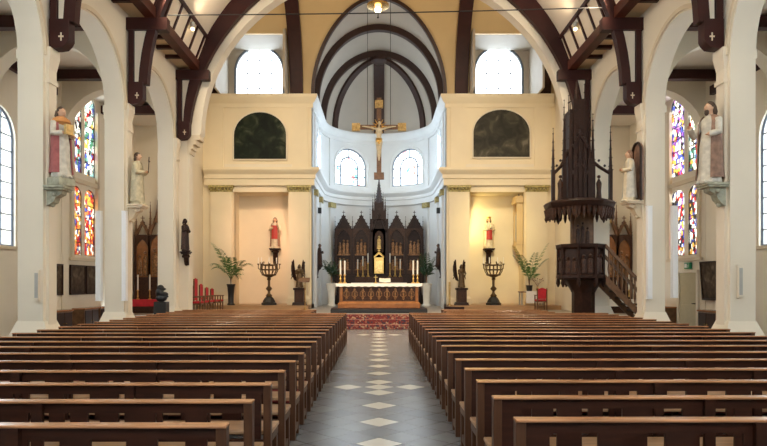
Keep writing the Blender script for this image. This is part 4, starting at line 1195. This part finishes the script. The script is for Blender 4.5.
# paintings
for sg, px0, px1, mt, lab in ((-1, 233.5, 287, 'painting_green', 'dark green arched painting high on the wall above the pink-lit niche'), (1, 472.5, 530, 'painting_grey', 'grey-brown arched painting of standing figures above the yellow-lit niche')):
    x0, _ = at(px0, 0, YW); x1, _ = at(px1, 0, YW); c, hw = (x0+x1)/2, (x1-x0)/2
    _, zb = at(0, 160 if sg < 0 else 158, YW); _, zt = at(0, 112 if sg < 0 else 109.5, YW)
    t = thing('arched_painting', lab, 'painting', (c, YW-.07, zb), 0)
    lp = arch(0, hw, 0, zt-zb-1.15, 1.15, 20)
    MB().prism(lp, 'y', .0, .06).build('canvas', mt, t)
    m = MB()
    for k in range(len(lp)): m.tube([(lp[k][0], .0, lp[k][1]), (lp[(k+1) % len(lp)][0], .0, lp[(k+1) % len(lp)][1])], .04, 5)
    m.build('frame', 'plaster', t)
    rnd = random.Random(5+sg); m = MB()
    if sg > 0:
        for k, xx in enumerate((-.75, -.45, .08, .62)):
            hh = (1.0, 1.1, 1.45, 1.2)[k]; vs = []
            out = [(xx-.16, .25), (xx-.13, .25+hh*.5), (xx-.09, .25+hh*.75), (xx-.05, .25+hh*.95), (xx+.05, .25+hh*.95), (xx+.09, .25+hh*.75), (xx+.14, .25+hh*.5), (xx+.17, .25)]
            m.prism(out, 'y', -.004, .0)
        m.build('painted_figures', 'painting_grey', t)

def framed(name, label, loc, rz_, w, h, mt, group=None, tilt=0):
    t = thing(name, label, 'painting', loc, rz_, group)
    if tilt: t.rotation_euler = (tilt, 0, rz_)
    MB().box(-w/2, w/2, -.03, 0, 0, h).build('canvas', mt, t)
    m = MB(); f = .05
    for a in ((-w/2-f, w/2+f, -f, 0), (-w/2-f, w/2+f, h, h+f)): m.box(a[0], a[1], -.06, 0, a[2], a[3])
    for s in (-1, 1): m.box(min(s*w/2, s*(w/2+f)), max(s*w/2, s*(w/2+f)), -.06, 0, 0, h)
    m.build('frame', 'dark_oak', t)
for k, yy in enumerate((19.84, 21.42, 22.56)):
    framed('wall_painting', '%s of three dark paintings in a row under the stained windows, counted from the entrance' % ('first', 'second', 'third')[k],
           (AL+.02, yy, 1.40), pi/2, .98, .92, 'painting_brown', 'paintings under the stained windows')
framed('wall_painting', 'dark tall painting leaning forward on the aisle wall beside the door', (AR-.10, 19.82, 1.25), -pi/2, .95, 1.15, 'painting_brown', None, radians(4))

# door in the pulpit-side aisle and its exit sign
h = holder('door_1', (AR, 21.45, 0))
m = MB(); m.box(-.10, 0, -.72, -.60, 0, 2.10); m.box(-.10, 0, .60, .72, 0, 2.10); m.box(-.12, 0, -.74, .74, 2.10, 2.20); m.build('frame', 'plaster', h)
MB().box(-.05, -.01, -.60, .60, 0, 2.10).build('leaf', 'door_paint', h)
m = MB(); m.tube([(-.05, -.48, 1.05), (-.11, -.48, 1.05), (-.11, -.36, 1.05)], .014, 6); m.build('handle', 'iron', h)
m = MB(); m.box(-.056, -.05, -.48, .48, 1.2, 1.98); m.box(-.056, -.05, -.48, .48, .2, 1.0); m.build('panel', 'door_paint', h, bevel=.01)
t = thing('exit_sign', 'small green and white exit sign on the wall above the aisle door', 'sign', (AR-.03, 21.45, 2.24))
MB().box(-.06, 0, -.22, .22, 0, .22).build('box', 'green_sign', t, bevel=.01)
m = MB(); m.box(-.066, -.06, .02, .18, .04, .18); m.ball((-.064, -.08, .165), .022, 6, .2); m.tube([(-.064,-.08,.14), (-.064,-.06,.09), (-.064,-.02,.04)], .01, 4); m.tube([(-.064,-.07,.10), (-.064,-.12,.05)], .01, 4); m.tube([(-.064,-.13,.12), (-.064,-.03,.12)], .008, 4)
m.build('pictogram', 'white_metal', t)

# low cupboards along the aisles
def cupboard(label, loc, rz_, w, group):
    t = thing('low_cupboard', label, 'cupboard', loc, rz_, group)
    m = MB(); m.box(-w/2, w/2, -.42, 0, 0, .84); m.build('body', 'brown_oak', t, bevel=.006)
    MB().box(-w/2-.03, w/2+.03, -.46, 0, .84, .89).build('top', 'pew_rail', t, bevel=.008)
    for s in (-1, 1):
        dd = MB().box(min(s*.02, s*(w/2-.03)), max(s*.02, s*(w/2-.03)), -.44, -.42, .06, .80).build('door', 'pew', t, bevel=.006)
        MB().ball((s*.08, -.455, .45), .018, 6).build('knob', 'brass', dd)
for k, yy in enumerate((18.5, 19.7, 21.6, 22.8)):
    cupboard('%s low brown cupboard from the entrance under the dark paintings' % ORD[k], (AL+.02, yy, 0), pi/2, 1.05, 'low cupboards in the red chairs aisle')
for k, yy in enumerate((18.3, 19.5, 22.9)):
    cupboard('low brown cupboard in the pulpit aisle, %s' % ('well before the leaning painting', 'directly under the leaning painting', 'beyond the aisle door')[k], (AR-.02, yy, 0), -pi/2, 1.05, 'low cupboards in the pulpit aisle')

# aisle altars with carved retables
for sg, x0, lab in ((-1, -9.35, 'red chairs'), (1, 9.72, 'pulpit')):
    t = thing('aisle_altar', 'carved wooden aisle altar with pointed pinnacles at the end of the %s aisle' % lab, 'altar', (x0, 26.55, 0))
    m = MB(); m.box(-1.0, 1.0, -.8, 0, 0, .95); m.build('body', 'carved_oak', t)
    MB().box(-1.06, 1.06, -.86, 0, .95, 1.05).build('table_top', 'pew_rail', t)
    m = MB(); m.box(-1.02, 1.02, -.30, 0, 1.05, 1.9); m.build('predella', 'carved_oak', t)
    m = MB(); m.box(-.98, .98, -.22, 0, 1.9, 3.8); m.build('case', 'copper', t)
    for c, hw, zz in ((-.68, .26, 3.15), (0, .36, 3.2), (.68, .26, 3.15)):
        panel([(c-hw-.06,1.9),(c-hw-.06,3.8),(c+hw+.06,3.8),(c+hw+.06,1.9)], [pointed(c, hw, 2.0, zz)], .08, lambda u, v, w: Vector((u, -.31+w, v)), name='bay_frame', mt='carved_oak', parent=t)
        m = MB(); relief_figs(m, c, -.24, 2.05, hw*1.7, zz-1.9, 2, int(c*10)+20); m.build('relief', 'relief', t)
        m = MB(); gable(m, c, -.32, -.15, 3.75, 4.4 if c else 4.9, hw+.08); m.build('gable', 'brown_oak', t)
    for xx, zz in ((-.96, 4.7), (-.36, 5.2), (.36, 5.2), (.96, 4.7)):
        m = MB(); pinnacle(m, xx, -.22, 3.3, zz, .05); m.build('pinnacle', 'brown_oak', t)
    m = MB(); m.lathe([(.22, 4.3), (.16, 4.7), (.03, 5.6), (.01, 5.8)], (0, -.15, 0), 6); m.build('spire', 'brown_oak' if sg < 0 else 'dull_gold', t)
    o = MB(); o.box(-1.04, 1.04, -.88, -.31, 1.052, 1.066); o.box(-1.04, 1.04, -.895, -.875, .78, 1.066); o = o.build('altar_cloth', 'red_fabric' if sg < 0 else 'white_cloth'); o.location = (x0, 26.55, 0)
    tag(o, '%s cloth over the aisle altar at the end of the %s aisle' % ('red' if sg < 0 else 'white', lab), 'altar cloth')
    for k in range(4):
        cx = -.75 + .5*k; loc = (x0+cx, 26.55-.58, 1.068)
        s_ = thing('candlestick', 'gilt candlestick on the aisle altar near the %s, %s from the outer wall' % (lab, ORD[k if sg < 0 else 3-k]), 'candlestick', loc, 0, 'candlesticks on the %s aisle altar' % lab)
        m = MB(); m.lathe([(.07,0),(.07,.02),(.02,.06),(.035,.14),(.018,.20),(.018,.34),(.05,.38),(.05,.395)], n=8); m.build('stem', 'gold', s_)
        c = MB().lathe([(.03,0),(.03,.62),(.008,.64)], n=8).build('candle', 'wax'); c.location = (loc[0], loc[1], loc[2]+.396)
        tag(c, 'white candle on the aisle altar near the %s, %s from the outer wall' % (lab, ORD[k if sg < 0 else 3-k]), 'candle', 'candles on the %s aisle altar' % lab)

# ------------------------------------------------------------------ pulpit
px_, py_ = 6.16, 18.95
t = thing('pulpit', 'large dark carved gothic pulpit with tall spired canopy and stair against the pier', 'pulpit', (px_, py_, 0))
oc = lambda r, z: (r, z)
A0 = pi/8
m = MB(); m.lathe([(.46,0),(.46,.12),(.34,.22),(.34,1.45),(.42,1.6),(.60,1.86)], (.08,0,0), 8, a0=A0); m.build('column', 'dark_oak', t)
m = MB(); m.lathe([(.62,1.84),(.72,1.90),(.72,1.98),(.64,2.02),(.64,2.76),(.72,2.82),(.74,2.92),(.60,2.92),(.60,1.95)], (0,0,0), 8, a0=A0); m.build('tub', 'dark_oak', t)
for k in range(8):
    a = A0 + 2*pi*k/8 + pi/8; r = .64*cos(pi/8)
    if cos(a) > .9: continue
    mm = MB(); relief_figs(mm, 0, 0, 0, .40, .62, 2, k)
    mm.xf(Matrix.Translation((r*cos(a), r*sin(a), 2.06)) @ Matrix.Rotation(a + pi/2, 4, 'Z')); mm.build('carved_panel', 'carved_oak', t)
for k in range(8):
    a = A0 + 2*pi*k/8; m = MB(); m.lathe([(.02,1.62),(.07,1.74),(.05,1.86),(.05,2.78),(.08,2.84)], (.66*cos(a), .66*sin(a), 0), 6); m.build('corner_post', 'dark_oak', t)
m = MB(); m.box(-.12, .58, .52, .66, 1.9, 4.0); m.box(-.02, .5, .48, .52, 3.0, 3.75); m.build('back_panel', 'brown_oak', t)
m = MB(); relief_figs(m, .22, .47, 2.95, .46, .8, 3, 40); m.build('relief', 'carved_oak', t)
# canopy
m = MB(); m.lathe([(.95,3.98),(1.02,4.04),(1.06,4.16),(1.0,4.22),(.5,4.30)], (-.05,0,0), 8, a0=A0); m.build('canopy', 'dark_oak', t)
m = MB()
for k in range(8):
    a0_, a1_ = A0+2*pi*k/8, A0+2*pi*(k+1)/8; p0 = Vector((cos(a0_), sin(a0_), 0))*.97; p1 = Vector((cos(a1_), sin(a1_), 0))*.97
    for q in range(5):
        c = p0.lerp(p1, (q+.5)/5) + Vector((-.05,0,0)); m.lathe([(.015,3.72-.06*(q%2)),(.06,3.82),(.05,3.9),(.09,4.0)], (c.x, c.y, 0), 6)
    m.lathe([(.01,3.62),(.06,3.72),(.04,3.8),(.08,4.0)], (p0.x-.05, p0.y, 0), 6)
m.build('hanging_fringe', 'carved_oak', t)
m = MB()
m.box(-.38, .16, -.22, .32, 4.2, 7.0); m.box(-.30, .08, -.27, -.2, 4.2, 7.3)
for xx in (-.40, -.26, -.11, .04, .18):
    for yy in (-.26, .34):
        pinnacle(m, xx, yy, 4.2, {-.40:7.45, -.26:7.6, -.11:7.2, .04:7.75, .18:7.3}[xx], .055, 4, 5)
m.lathe([(.26,6.3),(.22,6.6),(.05,7.6),(.02,7.9)], (-.11,.05,0), 8)
for z0 in (4.5, 5.3): gable(m, -.11, -.33, -.26, z0+.5, z0+1.0, .26, .05)
m.build('tower', 'dark_oak', t)
for sx, tip in ((-.88, 6.45), (.86, 6.5)):
    m = MB(); pinnacle(m, sx, -.15, 4.2, tip, .05, 4, 5); m.build('pinnacle', 'dark_oak', t)
    m = MB(); s = 1 if sx > 0 else -1; ix = -.11 + s*.30
    m.tube([(ix, -.05, 5.75), (ix + s*.14, -.09, 5.45), ((sx+ix)/2, -.11, 5.28), (sx, -.15, 5.05)], .05, 5)
    for k in range(5): u = k/4; m.ball((ix+(sx-ix)*u, -.05-.1*u, 5.80-.65*u), .045, 5)
    m.build('flying_buttress', 'dark_oak', t)
    m = MB(); m.lathe([(.09,4.28),(.07,4.55),(.09,4.78),(.03,4.9),(.025,4.92)], ((sx+ix)/2, -.1, 0), 8); m.ball(((sx+ix)/2, -.1, 4.98), .055, 7); m.build('small_figure', 'carved_oak', t)
for sx, tip in ((-.53, 6.9), (.34, 6.9)):
    m = MB(); pinnacle(m, sx, -.1, 4.2, tip, .06, 4, 5); m.build('pinnacle', 'dark_oak', t)
# stair
m = MB(); sx0, sx1 = .62, 2.25; drop = 1.72
for yy in (-.42, .36):
    m.prism([(sx0, 2.0), (sx0, 1.72), (sx1, 1.72-drop+.1), (sx1, 2.0-drop)], 'y', yy, yy+.06)
    m.prism([(sx0, 2.92), (sx0, 2.80), (sx1, 2.80-drop), (sx1, 2.92-drop)], 'y', yy-.02, yy+.08)
m.build('stair_rail', 'brown_oak', t)
m = MB()
for k in range(9):
    x = sx0 + .02 + (sx1-sx0)*k/9; z = 1.92 - drop*k/9; m.box(x, x+.24, -.36, .36, z-.08, z-.02)
m.build('tread', 'dark_oak', t)
for k in range(12):
    x = sx0 + .10 + (sx1-sx0-.2)*k/11; z = 1.98 - drop*(x-sx0)/(sx1-sx0)
    for yy in (-.39,) if k % 1 == 0 else ():
        m = MB(); m.lathe([(.03,0),(.018,.1),(.04,.3),(.018,.5),(.032,.86)], (x, yy, z), 6); m.build('baluster', 'brown_oak', t)
m = MB(); m.box(sx1-.05, sx1+.07, -.46, -.34, 0, 1.35); m.ball((sx1+.01, -.40, 1.42), .08, 8); m.build('newel_post', 'brown_oak', t)

# ------------------------------------------------------------------ hanging crucifix, lamp, cable
d = 27.0; zc = at(0, 127, d)[1]
t = thing('hanging_crucifix', 'large gilt crucifix hanging in front of the apse between the two windows', 'crucifix', (0, d, zc))
m = MB(); m.box(-.10, .10, 0, .09, -2.0, 1.28); m.box(-1.10, 1.10, 0, .09, -.10, .10); m.build('cross', 'brown_oak', t, bevel=.01)
for (x, z) in ((-1.0, 0), (1.0, 0), (0, 1.0)):
    m = MB(); m.box(x-.18, x+.18, -.03, .10, z-.17, z+.17)
    m.box(x-.11, x+.11, -.05, -.03, z-.10, z+.10); m.ball((x, -.05, z), .05, 8)
    m.build('gilded_end', 'dull_gold', t, bevel=.02)
m = MB(); m.box(-.22, .22, -.04, .12, -2.28, -1.98); m.build('foot_block', 'brown_oak', t, bevel=.01)
m = MB()
for k in range(12): a = 2*pi*k/12; m.tube([(.12*cos(a), -.01, .02+.12*sin(a)), (.36*cos(a), -.01, .02+.36*sin(a))], [.035, .006], 4)
m.build('rays', 'gold', t)
m = MB()
nn = 14
tor = [(-.98, .05, .045, .0), (-.80, .07, .06, -.06), (-.62, .105, .08, -.05), (-.52, .13, .085, -.02), (-.40, .105, .075, -.02), (-.25, .13, .09, -.03), (-.10, .14, .085, -.03), (-.03, .08, .06, -.03), (.02, .04, .045, -.05), (.06, .045, .05, -.06)]
m.loft([[(rx*cos(2*pi*i/nn), -.14+oy + ry*sin(2*pi*i/nn), z-.05) for i in range(nn)] for z, rx, ry, oy in tor])
m.ball((.02, -.21, .12), .085, 10, .85, .95, 1.15)
for s in (-1, 1):
    m.tube([(s*.12, -.17, -.14), (s*.36, -.15, -.06), (s*.62, -.09, .0), (s*.68, -.05, .01)], [.05, .043, .034, .025], 8)
    hand(m, (s*.70, -.05, .015), (s, 0, .1), .032)
    m.tube([(s*.07, -.17, -.60), (s*.06, -.24, -.92), (s*.03, -.16, -1.30), (s*.015, -.13, -1.42)], [.085, .062, .045, .03], 8)
    m.tube([(s*.015, -.13, -1.40), (s*.02, -.20, -1.50)], [.035, .02], 6)
b = m.build('body', 'cream_robe', t, smooth=True, remesh=.013)
m = MB(); m.loft([[(r*cos(2*pi*i/16)*(1+.06*sin(i*2)), -.17 + r*.75*sin(2*pi*i/16), z) for i in range(16)] for z, r in ((-.80, .14), (-.68, .155), (-.54, .14))]); m.build('loincloth', 'gold', t, smooth=True)
m = MB(); m.ball((.02, -.19, .15), .09, 10, .9, .95, 1.1); m.v = [v if not (v[1] < -.235 and v[2] < .17) else (v[0], v[1]+.06, v[2]) for v in m.v]; m.build('hair', 'hair', t)
m = MB()
for s in (-1, 1): m.tube([(s*.5, .045, .10), (s*.5, .045, 13.9-zc if False else 5.55)], .012, 5)
m.build('hanging_chain', 'iron', t)
d = 23.6; x, z = at(378, 3, d)
t = thing('sanctuary_lamp', 'glowing brass lamp hanging high on the church axis', 'lamp', (x, d, z-.10))
m = MB(); m.lathe([(.30,-.06),(.42,-.04),(.42,.03),(.30,.08),(.12,.16),(.05,.30),(.04,.30),(.10,.10),(.28,.02)], n=20); m.build('bowl', 'brass', t)
m = MB(); m.ball((0,0,-.16), .13, 12); m.build('bulb', 'lamp_glass', t)
m = MB()
for k in range(3): a = 2*pi*k/3; m.tube([(.38*cos(a), .38*sin(a), .06), (0,0,.8)], .010, 4)
m.tube([(0,0,.8),(0,0,4.4)], .012, 5); m.tube([(0,0,-.28),(0,0,-.42)], .02, 5); m.ball((0,0,-.45), .04, 6); m.build('chain', 'iron', t)
m = MB(); yy = 16.43
m.tube([(-5.55, yy-.16, 8.78)] + [(-5.55 + 11.1*k/20, yy-.16, 8.78 + .19*k/20 - .04*sin(pi*k/20)) for k in range(1, 20)] + [(5.85, yy-.16, 8.97)], .016, 6)
o = m.build('cable', 'black'); tag(o, 'thin dark cable stretched across the nave high up between the purlins', 'cable')

# tall white panels, small boxes on the piers
def wallbox(name, label, cat, px, y0, y1, d, w, dep, mt, group):
    x, zb = at(px, y1, d); zt = at(px, y0, d)[1]
    t = thing(name, label, cat, (x, d, zb), 0, group)
    MB().box(-w/2, w/2, -dep, 0, 0, zt-zb).build('body', mt, t, bevel=.008)
    MB().box(-w*.32, w*.32, -dep-.006, -dep, .04, zt-zb-.04).build('front', 'white_metal' if mt == 'white_metal' else 'grey_metal', t)
    m = MB()
    m.box(-w/2-.005, w/2+.005, -dep-.004, 0, -.02, 0); m.box(-w/2-.005, w/2+.005, -dep-.004, 0, zt-zb, zt-zb+.02); m.build('end_cap', mt, t)
g = 'tall white panels on the piers'  # plain narrow panels, purpose unknown
wallbox('column_speaker', 'tall narrow white panel on the aisle edge of the pier beside the grey-green robed statue', 'wall panel', 100.3, 212, 300, 16.1, .13, .14, 'white_metal', g)
wallbox('column_speaker', 'tall narrow white panel on the nave edge of the pier below the grey-green robed statue', 'wall panel', 125.6, 212, 300, 16.02, .12, .12, 'white_metal', g)
wallbox('column_speaker', 'tall narrow white panel on the nave edge of the pier next to the pulpit stair', 'wall panel', 648.0, 207, 298, 16.02, .13, .12, 'white_metal', g)
wallbox('column_speaker', 'tall narrow white panel on the aisle edge of the pier next to the pulpit stair', 'wall panel', 673.0, 207, 297, 16.1, .14, .14, 'white_metal', g)
wallbox('wall_heater', 'small grey box low on the pier under the crimson-coped statue', 'wall box', 37.6, 271, 300, 12.16, .10, .05, 'plaster', 'small boxes on the piers')  # plain small box, purpose unknown
wallbox('wall_heater', 'small grey box low on the pier under the statue with raised hand', 'wall box', 739.5, 266, 297, 12.16, .10, .05, 'plaster', 'small boxes on the piers')
for s in (-1, 1):
    t = thing('wall_speaker', 'tiny black loudspeaker high on the choir wall of the %s side' % ('red chairs' if s < 0 else 'pulpit'), 'speaker', (s*(CW-.02), 33.4, 5.5), 0, 'choir loudspeakers')
    MB().box(-.09 - s*.09, .09 - s*.09, -.1, .1, 0, .3).build('cabinet', 'black', t, bevel=.01)
# black sculpted piece by the last pier
x = at(161.5, 0, 19.2)[0]
t = thing('black_sculpture', 'jagged black sculpture on a dark block in front of the last pier', 'sculpture', (x, 19.2, 0))
MB().box(-.19, .19, -.16, .16, 0, 1.17).build('block', 'black', t, bevel=.01)
m = MB()
for (a, b, c, r, sx, sy, sz) in ((0,0,1.28,.15,1.2,.9,.8), (-.06,0,1.45,.14,.9,.9,1.1), (.07,-.02,1.40,.12,1.3,.8,.7), (-.03,0,1.60,.11,1,.9,.9), (.12,-.04,1.33,.08,1.6,.7,.5), (.05,0,1.56,.08,1.2,.8,.6)):
    m.ball((a,b,c), r, 10, sx, sy, sz)
m.build('carving', 'black', t, smooth=True, remesh=.02)
# little glass spot lamps above the purlins
LAMPS = []
for sg, xi in ((-1, NX-5.74), (1, NX+5.74)):
    for k, yy in enumerate((9.9, 12.9, 16.0, 18.6)):
        t = thing('spot_lamp', 'small spot lamp above the %s side purlin, %s from the chancel arch' % ('red chairs' if sg < 0 else 'pulpit', ORD[3-k]), 'lamp', (xi, yy, 9.42), 0, 'spot lamps above the purlins')
        m = MB(); m.tube([(sg*.12, 0, -.04), (0, 0, .02)], .02, 6); m.lathe([(.05,-.02),(.075,.05),(.075,.14),(.03,.17)], n=10); m.build('housing', 'grey_metal', t)
        m = MB(); m.ball((0,0,-.05), .055, 10); m.build('bulb', 'lamp_glass', t)
        LAMPS.append((xi, yy, sg))

# ------------------------------------------------------------------ light
w = bpy.data.worlds.new('World'); scn.world = w; w.use_nodes = True
bg = w.node_tree.nodes['Background']; bg.inputs['Color'].default_value = (.86, .94, 1, 1); bg.inputs['Strength'].default_value = 3.6
def area(name, loc, rot, sx, sy, power, col):
    l = bpy.data.lights.new(name, 'AREA'); l.shape = 'RECTANGLE'; l.size = sx; l.size_y = sy; l.energy = power; l.color = col
    o = bpy.data.objects.new(name, l); COL.objects.link(o); o.location = loc; o.rotation_euler = rot; return o
def spot(name, loc, target, power, col, ang=80, blend=.8, rad=.15):
    l = bpy.data.lights.new(name, 'SPOT'); l.energy = power; l.color = col; l.spot_size = radians(ang); l.spot_blend = blend; l.shadow_soft_size = rad
    o = bpy.data.objects.new(name, l); COL.objects.link(o); o.location = loc
    o.rotation_euler = (Vector(target) - Vector(loc)).to_track_quat('-Z', 'Y').to_euler(); return o
WARM = (1, .80, .55)
for x, y, sg in LAMPS:
    spot('nave_spot', (x - sg*.10, y, 9.32), (x*-.25, y+3.5, 0), 300, WARM, 130, 1, .12)
    spot('vault_spot', (x - sg*.10, y, 9.45), (-x*.3, y+1, 13.5), 130, WARM, 150, 1, .12)  # added upward fill without a fixture of its own, brightens the nave vault
# daylight falling through the windows from outside
for s in (-1, 1):
    area('choir_daylight', (s*4.6, 33.6, 8.9), (0, s*radians(100), 0), 2.0, 2.2, 420, (.75, .88, 1))
    area('lancet_daylight', (s*11.6, 21.6, 6.0), (0, s*radians(90), 0), 5.5, 2.4, 420, (1, .95, .88))
spot('crossing_lamp', (-4.4, 22.0, 10.6), (-5, 30, 5), 900, WARM, 100, 1, .2)  # unseen fill pair added to brighten the east walls
spot('crossing_lamp', (4.4, 22.0, 10.6), (5, 30, 5), 900, WARM, 100, 1, .2)
spot('aisle_spot', (-2.4, 21.4, 10.6), (-.5, 20.0, 0), 1500, WARM, 75, 1, .15)  # added out of view to warm the far floor and front pews
spot('aisle_spot', (2.4, 21.4, 10.6), (.5, 20.0, 0), 1500, WARM, 75, 1, .15)
spot('altar_spot', (-2.4, 21.2, 10.4), (0, 25.6, 1.2), 900, WARM, 40, .8, .15)  # unseen fill pair added over the altar
spot('altar_spot', (2.4, 21.2, 10.4), (0, 25.6, 1.2), 900, WARM, 40, .8, .15)
area('niche_light', (-4.47, 31.15, 3.4), (0, radians(80), 0), 5.0, .3, 9, (1, .60, .40))
area('niche_light', (4.47, 31.15, 4.2), (0, radians(-80), 0), 3.4, .3, 26, (1, .78, .34))
spot('niche_spot', (-5.6, 22.4, 9.6), (-5.7, 31.5, 3.3), 1100, (1, .56, .38), 30, .9, .15)  # coloured fill added behind the chancel arch to even out the niches
spot('niche_spot', (5.6, 22.4, 9.6), (5.6, 31.5, 3.3), 1000, (1, .80, .36), 32, .9, .15)
for s in (-1, 1): spot('vault_spot', (s*5.6, 21.2, 9.8), (s*1.5, 27, 15.4), 420, WARM, 110, 1, .15)  # unseen upward fill added to lift the crossing vault
# ------------------------------------------------------------------ camera
cam = bpy.data.cameras.new('camera'); co = bpy.data.objects.new('camera', cam); COL.objects.link(co)
co.location = (0, 0, H); co.rotation_euler = (pi/2, 0, 0)
cam.sensor_width = 36; cam.sensor_fit = 'HORIZONTAL'; cam.lens = F/767*36
cam.shift_x = (383.5 - 379)/767; cam.shift_y = (283 - 223)/767
cam.clip_start = .05; cam.clip_end = 200
scn.camera = co
scn.view_settings.view_transform = 'Standard'; scn.view_settings.look = 'None'
scn.view_settings.exposure = 0.85; scn.view_settings.gamma = 1
scn.view_settings.use_curve_mapping = False
scn.cycles.max_bounces = 10; scn.cycles.diffuse_bounces = 5; scn.cycles.transparent_max_bounces = 12
scn.cycles.sample_clamp_indirect = 6
scn.cycles.caustics_reflective = False
